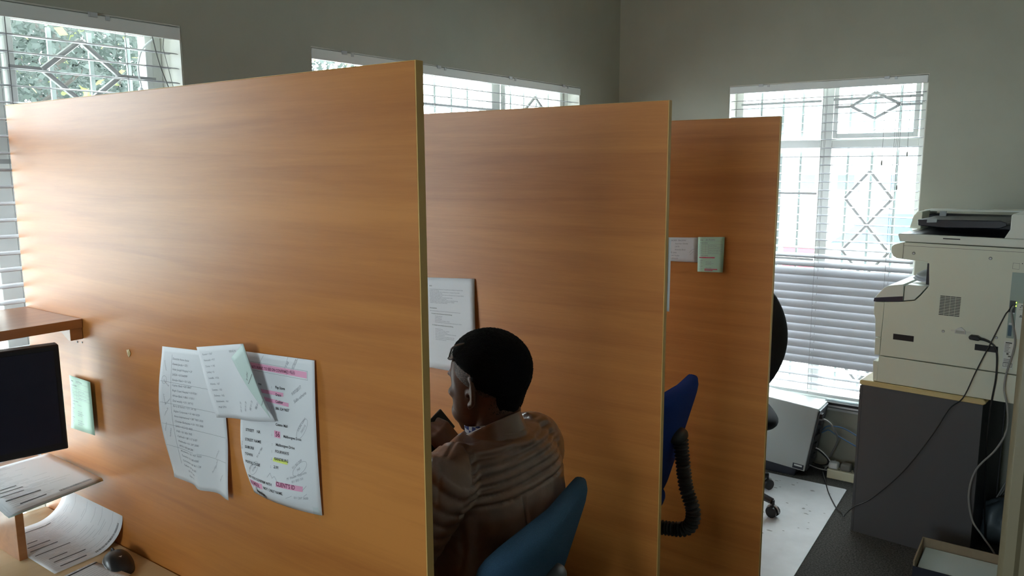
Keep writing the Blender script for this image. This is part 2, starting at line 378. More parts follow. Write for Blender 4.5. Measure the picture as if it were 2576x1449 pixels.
# venetian blinds ---------------------------------------------------
def make_blind(name, fn, u0, u1, tilt, ladders, clips, label, zbot=.37, stag=0.):
    root = empty(name, fn((u0+u1)/2, .03, HEAD-.05))
    tag(root, label, 'blind', 'venetian blinds')
    r = MB(fn); r.box(u0+.004, u1-.004, -.004, .004, 1.979, 2.015); r.box(u0+.006, u1-.006, .004, .045, 1.985, 2.012)
    build('head_rail', r, M['rail'], root, bevel=.002)
    for c in clips:
        build('clip', MB(fn).box(c-.012, c+.012, -.008, -.001, 2.008, 2.021), M['silver'], root, bevel=.001); build('clip', MB(fn).box(c+.034, c+.046, -.007, -.001, 2.004, 2.016), M['silver'], root, bevel=.001)
    s = MB(fn); z = 1.94; zs = []
    while z > zbot+.03:
        a = tilt(z); k = 5; pts = []
        for i in range(k+1):
            x = -.025+.05*i/k; bow = .0035*(1-(x/.025)**2)
            # inner edge (towards room) drops when tilted
            pts.append((.027+x*math.cos(a)-bow*math.sin(a), z+x*math.sin(a)+bow*math.cos(a)))
        uu = (u0+.012, u1-.012)
        top = [(uu[e], d, zz) for e in (0, 1) for d, zz in pts]; bot = [(uu[e], d, zz-.0012) for e in (0, 1) for d, zz in pts]
        n = k+1; fs = []
        for i in range(k): fs.append((i, i+1, n+i+1, n+i)); fs.append((2*n+i, 3*n+i, 3*n+i+1, 2*n+i+1))
        fs += [(0, n, 3*n, 2*n), (n-1, 2*n-1+2*n-n+0, 4*n-1, 2*n-1)] if False else [(0, n, 3*n, 2*n), (n-1, 3*n-1, 4*n-1, 2*n-1)]
        s.add(top+bot, fs); zs.append(z); z -= .0428
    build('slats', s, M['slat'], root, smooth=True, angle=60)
    br = MB(fn); br.box(u0+.012, u1-.012, .004, .05, zbot-.008, zbot+.008); build('bottom_rail', br, M['rail'], root, bevel=.003)
    for L in ladders:
        q = MB(fn)
        for d in (.0, .054): q.tube([(L, d, 1.985), (L, d, zbot)], .0008, 5)
        q.tube([(L+.012, .027, 1.985), (L+.012, .027, zbot)], .0008, 5)
        for zz in zs: q.tube([(L, .0, zz-.006), (L, .054, zz-.004)], .0006, 4)
        build('ladder_cord', q, M['cord'], root)
    return root
b = make_blind('venetian_blind', fl, *W1, lambda z: .08, [.33, .02, -.33], [.24, -.3], 'white open venetian blind on the left window with trees behind it')
q = MB(fl); q.tube(smoothpath([(.41, .0, 1.98), (.425, -.004, 1.9), (.46, -.008, 1.8), (.50, -.01, 1.7)]), .0016, 6); q.tube([(.445, -.002, 1.982), (.44, -.002, 1.95), (.47, -.006, 1.8)], .0009, 5)
build('pull_cord', q, M['cord'], b)
q = MB(fl); q.tube(smoothpath([(.455, .07, 1.985), (.42, .075, 1.95), (.405, .078, 1.9), (.41, .078, 1.84)]), .003, 8); q.ell((.408, .078, 1.83), [(.008, 0, 0), (0, .008, 0), (0, 0, .011)])
build('tilt_wand', q, M['rail'], b)
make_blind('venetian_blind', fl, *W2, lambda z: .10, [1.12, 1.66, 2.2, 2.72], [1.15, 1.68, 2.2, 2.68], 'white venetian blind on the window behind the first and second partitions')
def tilt3(z):
    if z > 1.19: return .06
    if z > 1.0: return .06+(1.19-z)/.19*.95
    if z > .55: return 1.14
    return .12
b = make_blind('venetian_blind', ff, *W3, tilt3, [.83, 1.16, 1.5], [.84, 1.45], 'white venetian blind beside the copier, its middle slats tilted shut', zbot=.39)
q = MB(ff)
for u, zz in ((1.525, 1.5), (1.56, 1.66), (1.45, 1.62)): q.tube([(u, -.012, 1.98), (u+.003, -.014, zz)], .0009, 5); q.ell((u+.003, -.014, zz-.012), [(.004, 0, 0), (0, .004, 0), (0, 0, .013)], 8, 6)
build('pull_cord', q, M['cord'], b)

# ------------------------------------------------------------------ partitions
TOP = 1.76; PT = .0162
def partition(y0, xe, x0, label):
    root = empty('desk_partition', (xe/2, y0+PT/2, 0)); tag(root, label, 'partition', 'wooden desk partitions')
    build('board', MB().box(x0, xe-.002, y0, y0+PT, .0, TOP-.001), M['panel'], root, bevel=.0006, seg=1)
    build('edge_strip', MB().box(xe-.002, xe, y0, y0+PT, 0, TOP), M['edge'], root)
    build('top_edge_strip', MB().box(x0, xe-.002, y0, y0+PT, TOP-.001, TOP), M['edge'], root)
    return root
Y2, Y3 = .9246, 1.7639
partition(0, 1.3983, .003, 'nearest cherry wood partition with handwritten lists taped to it')
partition(Y2, 1.3933, .003, 'middle cherry wood partition behind the man in the brown jacket')
partition(Y3, 1.4138, .003, 'farthest cherry wood partition with a green card and white note on it')
# ------------------------------------------------------------------ sheets of paper with writing
class Sheet:
    def __init__(s, TL, TR, BR, BL, nrm, off=None, W=None, H=None):
        s.c = [V(p) for p in (TL, TR, BR, BL)]; s.n = V(nrm).normalized(); s.off = off or (lambda u, v: 0)
        s.W = W or (s.c[1]-s.c[0]).length; s.H = H or (s.c[3]-s.c[0]).length
    def P(s, u, v, e=0.):
        a, b, c, d = s.c; q = a.lerp(b, u).lerp(d.lerp(c, u), v); return q+s.n*(s.off(u, v)+e)
    def uv(s, x, z, ax=0):
        u, v = .5, .5
        for _ in range(25):
            q = s.c[0].lerp(s.c[1], u).lerp(s.c[3].lerp(s.c[2], u), v)
            du = (x-q[ax])/s.W; dv = (q.z-z)/s.H; u += du; v += dv
        return u, v
    def mesh(s, name, m, parent, nu=14, nv=18, th=.0003, loc=None, sub=False):
        mb = MB(); mb.grid(lambda u, v: s.P(u, v), nu, nv); o = build(name, mb, m, parent, loc, smooth=True)
        so = o.modifiers.new('thickness', 'SOLIDIFY'); so.thickness = th; so.offset = 0
        return o
    def text(s, mb, t, u, v, size, bold=False, ang=0., cx=1., slant=0., e=.0006):
        vs, fs = text2d(t, bold); ca, sa = math.cos(ang), math.sin(ang); out = []
        for x, y in vs:
            x = (x*cx+y*slant)*size; y *= size; X = x*ca-y*sa; Y = x*sa+y*ca
            out.append(s.P(u+X/s.W, v-Y/s.H, e))
        mb.add(out, fs)
    def rect(s, mb, u0, v0, u1, v1, e=.0004, dv=0.):
        mb.grid(lambda a, b: s.P(u0+(u1-u0)*a, v0+(v1-v0)*b+dv*a, e), 6, 2)
    def line(s, mb, pts, w, e=.0006):
        for i in range(len(pts)-1):
            (u0, v0), (u1, v1) = pts[i], pts[i+1]; dx = (u1-u0)*s.W; dy = (v1-v0)*s.H; L = math.hypot(dx, dy)
            if L < 1e-7: continue
            nx, ny = -dy/L*w/2/s.W, dx/L*w/2/s.H; k = max(1, int(L/.02))
            mb.grid(lambda a, b: s.P(u0+(u1-u0)*a+nx*(2*b-1), v0+(v1-v0)*a+ny*(2*b-1), e), k, 1)
    def oval(s, mb, u, v, ru, rv, ang, w=.0005):
        pts = []
        for i in range(29):
            t = 2*PI*i/28; x = ru*math.cos(t); y = rv*math.sin(t); pts.append((u+(x*math.cos(ang)-y*math.sin(ang))/s.W, v-(x*math.sin(ang)+y*math.cos(ang))/s.H))
        s.line(mb, pts, w)
    def scrib(s, mb, u, v, length, h, ang, w=.0005, seed=0):
        r = random.Random(seed); pts = []; n = max(4, int(length/(h*.32)))
        for i in range(n+1):
            x = length*i/n; y = (h if i % 2 else 0)*r.uniform(.3, 1)
            pts.append((u+(x*math.cos(ang)-y*math.sin(ang))/s.W, v-(x*math.sin(ang)+y*math.cos(ang))/s.H))
        s.line(mb, pts, w)
def pin(root_name, label, loc, group=None):
    o = empty(root_name, loc); return tag(o, label, 'paper', group)
NY = (0, -1, 0)
def sst(a, b, x): t = min(1, max(0, (x-a)/(b-a))); return t*t*(3-2*t)
# handwritten list (left)
y0 = -.0015
S = Sheet((.652, y0, 1.222), (.862, y0, 1.236), (.872, y0, .931), (.66, y0, .928), NY,
          lambda u, v: .022*max(0, math.sin(PI*min(1, v*1.02)))**1.2*max(0, 1-u)**1.3*(1-.2*v)+.012*math.exp(-((u-.28-.25*v)/.12)**2)*sst(.5, 1, v)+.010*sst(.55, 1, v)*(1-sst(.0, .25, 1-u))+.003)
root = pin('handwritten_list', 'curling handwritten list taped to the nearest partition, left of the folded note', (.76, y0, 1.08))
S.mesh('sheet', M['paper'], root, 20, 26)
hw = MB(); pl = MB()
L = ['Deutsche Home choice', 'Kenwin Jacobs = 572', 'Helen Joseph Hospital = 57', 'SASSA = 017644999', 'Standard Bank = 011 636', 'Capitec Bank = 021 8047', 'Bugle Coast Hospital = 0197001', 'African Bank = 0861 111011', 'Deal weekly = 011 247 92', 'Barry & Robert = 011 541 00', 'Engine Corporate = 01 464 6329', 'Amos International = 087 7005 3000', 'Christian Barbazana = 011 933 3000', 'SARS = 012 422 4000', 'FNB = 011 856 7005', 'Cashbuild = 087 117 2107', 'Multimedia = 011 297 3000', 'MTN = 083 869 208', 'Woolworths = 011 407 3600', 'Tanzanite = 011 340 4000', 'Correctional = 087 941 128', 'Telkom = 087 266 501', '011 741 3000', 'Engen 012']
for i, t in enumerate(L):
    v = .085+i*.0375
    S.text(hw, t, .2+.002*i+(.06 if i > 21 else 0), v, .0062, ang=-.012, cx=.98, slant=.18)
S.line(pl, [(.185, .05), (.19, .5), (.2, .86)], .0006)
for v in (.245, .4, .56, .73): S.line(pl, [(.02, v), (.55, v+.012), (.97, v+.02)], .0005)
for k, (u, v, a) in enumerate([(.06, .1, -1.2), (.07, .24, -.6), (.07, .34, -1.3), (.1, .42, .7), (.08, .5, .9), (.06, .62, 1.2), (.12, .66, 1.2), (.8, .74, .9), (.72, .86, .9), (.85, .9, .9), (.78, .82, 1.1)]):
    S.scrib(hw, u, v, .022, .004, a, .0004, k)
S.oval(pl, .08, .235, .008, .008, 0)
build('handwriting', hw, M['pencil'], root); build('ruled_lines', pl, M['pencil'], root)

# printed confirmation sheet (right)
S = Sheet((.938, y0, 1.250), (1.144, y0, 1.261), (1.146, y0, .968), (.945, y0, .964), NY,
          lambda u, v: .018*max(0, math.sin(PI*max(0, v)**1.6))**1.1*max(0, 1-u)**1.1*(1-.25*u)+.020*sst(.55, .98, v)*max(0, math.sin(PI*min(1, max(0, u))))**.8*(1-.5*sst(.93, 1, v))+.004*math.sin(PI*v)+.003)
root = pin('printed_sheet', 'printed sheet of address fields with pink highlights, taped right of the folded note', (1.045, y0, 1.11))
S.mesh('sheet', M['paper'], root, 24, 30)
bk = MB(); mg = MB(); pk = MB(); yl = MB(); pn = MB()
A = .028
def put(mb, t, x, z, size, bold=True, ang=A, cx=.92, slant=0): u, v = S.uv(x, z); S.text(mb, t, u, v, size, bold, ang-.028, cx, slant)
u0, v0 = S.uv(.952, 1.2235); u1, v1 = S.uv(1.1255, 1.2285)
S.rect(pk, u0, v0-.028, u0+(u1-u0)*.985, v0+.012, dv=v1-v0); put(mg, 'WHAT I WANT TO SEE ON CONFIRMED FILES:', .954, 1.2205, .0076, cx=.87); build('title_text', mg, M['magenta_ink'], root)
S.line(pn, [(u0, v0-.034), (u1, v1-.034), (u1, v1+.022), (u0, v0+.022), (u0, v0-.034)], .0005)
for t, x, z, s in [('Company name', .956, 1.1905, .0068), (':', 1.024, 1.1915, .0068), ('Pep Store', 1.0355, 1.1925, .0074), (':', 1.024, 1.178, .0068), ('Grace', 1.036, 1.179, .0074), ('Client Ward', .972, 1.166, .0064), (':', 1.026, 1.166, .0068), ('Cashier', 1.037, 1.166, .0074), (':', 1.026, 1.1535, .0068), ('086 324 9657', 1.037, 1.153, .0074), (':', 1.027, 1.138, .0068), ('Cosmo Mall', 1.038, 1.1225, .0072),
                     ('STREET    NR', .957, 1.0985, .0076), (':', 1.027, 1.101, .0068), ('Malibongwe Drive', 1.0585, 1.103, .0070), ('STREET NAME', .9555, 1.0795, .0076), (':', 1.028, 1.083, .0068), ('Malibongwe Drive', 1.038, 1.0835, .0074), ('SUBURB', .955, 1.0645, .0076), (':', 1.028, 1.0695, .0068), ('FOURWAYS', 1.037, 1.0705, .0074), ('TOWN', .954, 1.0505, .0076), (':', 1.028, 1.0555, .0068), ('RANDBURG', 1.0365, 1.0565, .0074), ('POSTAL CODE', .953, 1.0345, .0076), (':', 1.028, 1.0405, .0068), ('2191', 1.0365, 1.041, .0074),
                     ('DID YOU CONFIRM WITH', .953, 1.0035, .0076), ('NOT ONLY NAME.', 1.006, .993, .0076)]:
    if t == ':': put(bk, t, x, z, s)
    else: q_ = MB(); put(q_, t, x, z, s); build('printed_line', q_, M['ink'], root)
for t, x, z, s_, c_ in (('56', 1.0375, 1.1015, .0135, .85), ("CLIENT'S ID", 1.0455, 1.0095, .0112, .82), ('NUMBER,', .956, .990, .0112, .82)):
    q_ = MB(); put(q_, t, x, z, s_, cx=c_); build('magenta_text', q_, M['magenta_ink'], root)
for x0, z0, x1, z1, h in [(.985, 1.1815, 1.058, 1.184, .007), (.985, 1.1685, 1.073, 1.167, .007), (1.034, 1.106, 1.050, 1.106, .013), (1.0445, 1.0125, 1.110, 1.0145, .010), (.954, .993, 1.002, .996, .011)]:
    a, b_ = S.uv(x0, z0); c, d_ = S.uv(x1, z1); hh = h/S.H/2; q_ = MB(); S.rect(q_, a, b_-hh, c, b_+hh, dv=d_-b_); build('pink_highlight', q_, M['pink'], root)
a, b_ = S.uv(1.033, 1.0575); c, d_ = S.uv(1.071, 1.0575); S.rect(yl, a, b_-.008, c, b_+.014, dv=d_-b_)
put(pn, '9/07/2017', 1.083, 1.186, .0085, False, .62, .9, .1); put(pn, 'Sidlo usherie', 1.089, 1.173, .0085, False, .6, .9, .1)
put(pn, '5 AB', 1.067, 1.236, .007, False, 1.0, .9, .1); put(pn, '0118778779', 1.081, 1.229, .0072, False, 1.0, .8, .1)
put(pn, 'STR JNC Cashier', 1.098, 1.121, .0058, False, .95, .85, .1); put(pn, '7/09/2110', 1.107, 1.119, .0058, False, .95, .85, .1)
put(pn, '011 957 7000', 1.085, 1.048, .0058, False, .72, .9, .1); put(pn, 'Mall', 1.097, 1.046, .0058, False, .72, .9, .1)
put(pn, '011 794', .965, 1.022, .0056, False, .8, .9, .1); put(pn, '0117946', .975, 1.02, .0056, False, .8, .9, .1)
put(pn, 'M  House  Opposite', 1.073, 1.025, .0064, False, .42, .95, .1); put(pn, '011 2021 331', 1.085, 1.022, .0056, False, .4, .95, .1); put(pn, '011 267 3600', 1.09, .993, .0062, False, .12, .95, .1)
put(pn, '011 467 7000', .99, 1.051, .0054, False, 1.0, .85, .1); put(pn, '087 0213', .947, 1.06, .005, False, 1.45, .9, .1)
for q in [(1.108, 1.128, .024, .0085, .95), (1.102, 1.052, .021, .0085, .72), (.978, 1.028, .02, .009, .75)]:
    u, v = S.uv(q[0], q[1]); S.oval(pn, u, v, q[2], q[3], q[4])
for pts in [[(1.068, 1.222), (1.062, 1.235), (1.072, 1.258)], [(1.083, 1.229), (1.1, 1.259)], [(.985, 1.23), (1.0, 1.25)], [(1.02, 1.02), (1.028, 1.03), (1.034, 1.021), (1.04, 1.026), (1.05, 1.015)], [(1.109, 1.012), (1.118, 1.022)], [(1.112, 1.001), (1.119, 1.007)], [(1.07, .99), (1.085, .997)]]:
    S.line(pn, [S.uv(*p) for p in pts], .0005)
sc_ = MB(); rr = random.Random(3); pts = []
for i in range(46): pts.append(S.uv(.966+.036*i/45+rr.uniform(-.006, .006), (.988 if i % 2 else .972)-.006*i/45+rr.uniform(-.003, .003)))
S.line(sc_, pts, .0007); pts = [S.uv(.972+.03*i/30+rr.uniform(-.004, .004), (.984 if i % 2 else .974)-.006*i/30) for i in range(31)]; S.line(sc_, pts, .0007)
build('colons', bk, M['ink'], root); build('pink_highlight', pk, M['pink'], root)
build('yellow_highlight', yl, M['yellow'], root); build('handwriting', pn, M['pencil'], root); build('ink_scribble', sc_, M['ink'], root)
tp = MB(); T1 = Sheet((1.128, y0, .985), (1.153, y0, .982), (1.150, y0, .96), (1.132, y0, .964), NY, lambda u, v: .010+.003*math.sin(9*u))
tp.grid(lambda u, v: T1.P(u, v), 4, 4); build('tape', tp, M['glass'], root)
# folded note in the middle
y1 = -.024
S = Sheet((.811, y1, 1.245), (.965, y1, 1.272), (1.047, y1, 1.133), (.866, y1, 1.108), NY,
          lambda u, v: .006*math.sin(PI*v)*math.sin(PI*u)+.004*math.sin(7*u+3*v)*v)
root = pin('folded_note', 'white handwritten note with a folded pale green flap, hanging across both taped sheets', (.87, y1, 1.17))
S.mesh('sheet', M['paper'], root, 14, 14)
hw = MB()
for i, t in enumerate(['Kenwin = 1567', 'Newcastle = 917', 'Clarens  = 145', 'Lindsay = 0', 'Lwandle - 3156', 'Atlantis - 167', 'Soweto - 163', 'Delmas - 162', 'Ethekwini - 161', 'Mall 2701']):
    S.text(hw, t, .1, .12+.082*i, .0056, ang=.03, cx=1., slant=.15)
S.text(hw, '0836214', .68, .1, .006, ang=.03)
for k in range(4): S.text(hw, '083 411 20', .52+.1*k, .9-.02*k, .0052, ang=1.1-.1*k, slant=.1)
build('handwriting', hw, M['pencil'], root)
fl_ = MB(); P_ = [(.90, 1.206), (.921, 1.254), (.9725, 1.168), (.957, 1.161)]
F = Sheet((.942, y1-.011, 1.244), (.979, y1-.009, 1.2755), (1.046, y1-.007, 1.142), (1.018, y1-.011, 1.168), NY, lambda u, v: .003*math.sin(PI*v))
F.mesh('folded_flap', M['pale_paper'], root, 6, 10)
hw = MB(); F.text(hw, 'by usher', .35, .5, .006, ang=.75); F.line(hw, [(.3, .56), (.95, .40)], .0007); F.line(hw, [(.55, .9), (.98, .76)], .0007); build('pen_marks', hw, M['ink'], root)
# cards
def info_card(root, S, red, handwriting):
    tx = MB(); gl = MB(); hl = MB(); hw = MB()
    S.text(tx, 'NAME', .08, .1, .0042, True); S.text(hw, handwriting, .3, .095, .0075, slant=.2); S.line(gl, [(.28, .112), (.9, .112)], .0004)
    S.text(tx, 'YOUR CODES', .08, .18, .0046, True)
    rows = 4 if red else 3
    for i in range(rows+1): S.line(gl, [(.06, .215+.066*i), (.93, .215+.066*i)], .0004)
    for u in (.06, .3, .4, .93): S.line(gl, [(u, .215), (u, .215+.066*rows)], .0004)
    for i, t in enumerate(['Proceed Training', 'Summary Process OCC', 'Summary Thoroughly CC', 'Delivers across South'][:rows]):
        S.text(tx, ['CTS', 'CLM', 'CFM', 'CTL'][i], .09, .262+.066*i, .004); S.text(tx, t, .42, .262+.066*i, .0042)
    z = .215+.066*rows+.06
    S.text(tx, 'Contact numbers', .08, z, .0044, True)
    S.text(tx, 'OFFICE', .08, z+.06, .0038, True); S.text(tx, '011 794 6211', .32, z+.06, .004)
    for k, nme in enumerate(['Admin', 'Mobile']):
        zz = z+.14+.17*k; S.text(tx, nme, .08, zz, .0042, True)
        for j, (a, b_) in enumerate([('CELL', '083 321 5248'), ('EMAIL', 'training@training.co'), ('FAX', '086 614 7778')]): S.text(tx, a, .08, zz+.04+.037*j, .0036); S.text(tx, b_, .32, zz+.04+.037*j, .0038)
    if red:
        for a_ in ((.06, z+.032, .66, z+.066), (.28, z+.367, .78, z+.395), (.28, z+.405, .6, z+.43)): q_ = MB(); S.rect(q_, *a_); build('red_highlight', q_, M['red_hl'], root)
    build('printed_text', tx, M['grey_ink'], root); build('table_lines', gl, M['grey_ink'], root); build('handwriting', hw, M['pencil'], root)
S = Sheet((.222, y0, 1.092), (.337, y0, 1.094), (.337, y0, .960), (.205, y0, .952), NY, lambda u, v: .003+.008*u+.010*(v-.5)**2*(1-u))
root = pin('contact_card', 'mint green contact card on the nearest partition, beside the monitor', (.275, y0, 1.02)); S.mesh('card', M['green_paper'], root, 6, 8); info_card(root, S, False, 'Sarel Vuma')
y3 = Y3-.002
S = Sheet((1.142, y3, 1.346), (1.240, y3, 1.351), (1.239, y3, 1.225), (1.1435, y3, 1.221), NY, lambda u, v: .0018+.004*v*v*u)
root = pin('contact_card', 'mint green contact card with red highlights on the farthest partition', (1.19, y3, 1.28)); S.mesh('card', M['green_paper'], root, 6, 8); info_card(root, S, True, 'Jan Radebe')
S = Sheet((.975, y3, 1.337), (1.143, y3, 1.3445), (1.143, y3, 1.254), (.975, y3, 1.251), NY, lambda u, v: .0004+.003*v*math.sin(PI*u))
root = pin('handwritten_note', 'small white handwritten note left of the green card on the farthest partition', (1.06, y3, 1.3)); S.mesh('sheet', M['paper'], root, 8, 6)
hw = MB()
for i, (u, t) in enumerate([(.22, 'DATA  TRACKER  TRACKING'), (.47, 'Supervisor Ithemba'), (.47, 'DATA'), (.47, 'Retention Book'), (.24, 'TO  VOTE  Jamie'), (.26, 'Confirm old Tracker'), (.26, 'TEL  011 974 6153')]): S.text(hw, t, u, .16+.125*i, .0075, slant=.15, cx=.85, ang=.01)
S.line(hw, [(.8, .62), (.86, .5), (.92, .46)], .0006); S.line(hw, [(.82, .7), (.9, .56)], .0006); build('handwriting', hw, M['pencil'], root)
yb = Y2+PT+.004
S = Sheet((1.399, yb, 1.418), (1.19, yb, 1.418), (1.19, yb, 1.226), (1.399, yb, 1.228), (0, 1, 0), lambda u, v: .002*math.sin(PI*u))
root = pin('loose_sheet', 'white paper taped to the rear of the middle partition, only its edge showing', (1.3, yb, 1.32)); S.mesh('sheet', M['paper'], root, 6, 6)
# printed page on the middle partition
y2 = Y2-.002
S = Sheet((.574, y2, 1.2555), (.779, y2, 1.267), (.789, y2, .968), (.579, y2, .966), NY, lambda u, v: .001+.006*u*math.sin(PI*v)+.004*v*(1-u))
root = pin('printed_page', 'white printed page of notes taped to the middle partition beside the man', (.68, y2, 1.11)); S.mesh('sheet', M['paper'], root, 10, 14)
tx = MB(); tb = MB()
S.text(tb, 'RICA', .12, .095, .0046, True)
for i, t in enumerate(['Training and Development Department Training Skills team and calling them Alexander Forbes', 'an update of the 7 unit days', 'To you who does not allows them to call department for training us the Cape Cardio', 'Only calls are limited outbound only', 'They require that the managers to meet to meet our confirmation of any. If an Induction Bedford', 'By request for headed employers for', 'Training at the same day or offer for training. For details on delay', 'a contact information available from please them.', 'Calls should be in the same as our Alexander Forbes as an underwriting Monday', 'Consultation needs to meet the agenda at a minimum per or campaign', 'as agreed to meet again. Alexander Forbes Limited']):
    S.text(tx, t, .12, .13+.0145*i, .0043, cx=.82)
S.text(tb, 'Documentation', .12, .335, .0046, True)
S.text(tx, 'Before submitting additions, you will require the following accounting documents from you.', .12, .365, .0042, cx=.8)
S.text(tb, 'For company, contact, submissions and required the following:', .15, .395, .0043, True, cx=.78)
for i, t in enumerate(['Completed claim form', 'Certified copy of ID', 'Proof of bank details', 'Proof of valid photo of all salary - members', 'Proof of membership of employment and company supplement as it is the line']): S.text(tx, '-', .175, .42+.0165*i, .0042); S.text(tx, t, .215, .42+.0165*i, .0042, cx=.82)
S.text(tb, 'For a deceased contact submissions, add annexes the following:', .16, .52, .0043, True, cx=.78)
for i, t in enumerate(['Completed claim form', 'Proof of deceased of all salary - members', 'Certified copy of a death certificate', 'Letter of family and mother of all identifications of the family', 'Letter of executorship form', 'Letter of executorship form and calling positions of the', 'Proof of banking details for beneficiaries at the payable', 'Letters sealed by the executors']): S.text(tx, '-', .175, .56+.0165*i, .0042); S.text(tx, t, .215, .56+.0165*i, .0042, cx=.82)
build('printed_text', tx, M['grey_ink'], root); build('bold_headings', tb, M['ink'], root)
# bits stuck on the nearest partition
mb = MB(); mb.add([(.495, -.0012, 1.192), (.508, -.0016, 1.195), (.512, -.001, 1.186), (.506, -.002, 1.176), (.499, -.001, 1.18), (.502, -.003, 1.186)], [(0, 1, 5), (1, 2, 5), (2, 3, 5), (3, 4, 5), (4, 0, 5)])
o = build('tape_scrap', mb, M['tape'], None, (.503, -.001, 1.185)); so = o.modifiers.new('thickness', 'SOLIDIFY'); so.thickness = .0006; tag(o, 'torn scrap of old yellow tape on the nearest partition, left of the handwritten list', 'tape scrap')
for k, (x, z) in enumerate([(.266, 1.181), (.290, 1.183)]):
    mb = MB(); mb.tube([(x, -.0012, z), (x, .0002, z)], .0022, 10); o = build('screw_hole', mb, M['blk'], None, (x, 0, z)); tag(o, ['left', 'right'][k]+' one of two small dark screw holes under the shelf end', 'screw hole', 'screw holes below the shelf')

# ------------------------------------------------------------------ first cubicle: shelf, desk, riser, monitor, papers, mouse
ZD = .689
def make_desk(y0, y1, label):
    root = empty('desk', (.39, (y0+y1)/2, 0)); tag(root, label, 'desk', 'cubicle desks')
    build('desktop', MB().box(.006, .735, y0, y1, ZD-.025, ZD), M['desk'], root, bevel=.003)
    build('side_panel', MB().box(.05, .66, y0, y0+.018, 0, ZD-.025), M['desk'], root)
    build('side_panel', MB().box(.05, .66, y1-.02, y1-.002, 0, ZD-.025), M['desk'], root)
    build('modesty_panel', MB().box(.05, .066, y0+.018, y1-.02, .12, ZD-.025), M['desk'], root)
    return root
make_desk(-1.35, -.002, 'pale maple desk in the nearest cubicle, under the mouse and curled page')
make_desk(PT+.004, Y2-.004, 'pale maple desk in front of the seated man')
ZS = 1.243
root = empty('wall_shelf', (.15, -.6, ZS-.02)); tag(root, 'reddish wooden shelf above the monitor, against the nearest partition', 'shelf')
build('shelf_board', MB().box(.004, .302, -1.3, -.001, ZS-.022, ZS), M['shelf'], root, bevel=.001)
build('support_cleat', MB().prism([(.02, ZS-.022), (.298, ZS-.022), (.298, ZS-.05), (.285, ZS-.05), (.255, ZS-.034), (.02, ZS-.034)], -.03, -.001, 'y'), M['shelf'], root, bevel=.0008)
ZR = .846
root = empty('monitor_riser', (.14, -.4, ZD)); tag(root, 'brown wooden riser holding the monitor and page stack above the desk', 'monitor stand')
build('riser_top', MB().box(.01, .268, -.72, -.02, ZR-.018, ZR), M['shelf'], root, bevel=.001)
build('riser_leg', MB().box(.02, .279, -.182, -.164, ZD, ZR-.018), M['shelf'], root, bevel=.001)
build('riser_leg', MB().box(.02, .279, -.72, -.702, ZD, ZR-.018), M['shelf'], root, bevel=.001)
# monitor
a = math.radians(14); d = V((-math.sin(a), -math.cos(a), 0)); n = V((math.cos(a), -math.sin(a), 0)); O = V((.302, -.06, 0))
mx = lambda s_, t, z: O+d*s_+n*t+V((0, 0, z))
root = empty('monitor', mx(.24, -.06, ZR)); tag(root, 'black flat computer monitor with dark screen, cut off at the left of the photo', 'monitor')
build('screen_housing', MB(mx).box(0, .47, -.035, 0, .934, 1.191), M['blk'], root, bevel=.003)
build('screen', MB(mx).box(.012, .458, -.001, .0012, .952, 1.178), M['screen'], root)
build('neck', MB(mx).box(.245, .305, -.075, -.036, ZR+.012, 1.05), M['blk'], root, bevel=.004)
build('base', MB(mx).box(.195, .36, -.14, .03, ZR+.001, ZR+.012), M['blk'], root, bevel=.004)
# sheets stacked on the riser
def form(S, mb, seed, hoff=0., barcode=(.42, .95, .93), bars=True):
    r = random.Random(seed)
    for i in range(34):
        v = .06+.026*i; k = r.randint(1, 3); u = .06
        for j in range(k):
            L_ = r.uniform(.08, .3)
            if u+L_ > .95: break
            S.line(mb, [(u, v), (u+L_, v)], .0007); u += L_+r.uniform(.02, .1)
for k in range(5):
    zz = ZR+.001+.0028*k; j = .004*math.sin(k*2.1)
    S = Sheet((.072+j, -.225+.003*k, zz), (.074+j, -.012, zz), (.354+.003*k, -.010-.002*k, zz), (.366+.002*k, -.226+j, zz), (0, 0, 1),
              lambda u, v, k=k: .0006+(-.010*sst(.75, 1, v)*(1-u)*(1 if k < 5 else 0)))
    root = tag(empty('paper_sheet', (.21, -.12, zz)), 'top printed sheet of the stack below the monitor' if k == 4 else 'sheet beneath the top page of the stack below the monitor', 'paper', 'pages stacked on the monitor riser')
    S.mesh('sheet', M['paper'] if k > 1 else M['pale_paper'], root, 10, 14)
    if k == 4:
        tx = MB(); br = MB(); form(S, tx, 5)
        for v, u0, u1 in [(.55, .0, .3), (.62, .0, .33), (.7, .02, .3), (.8, .05, .42), (.9, .14, .42)]: S.rect(br, u0, v, u1, v+.012, e=.0008)
        for q in range(46): S.rect(br, .55+.008*q, .915, .55+.008*q+random.Random(q).uniform(.002, .006), .945, e=.0008)
        build('printed_text', tx, M['grey_ink'], root); build('black_bars', br, M['ink'], root)
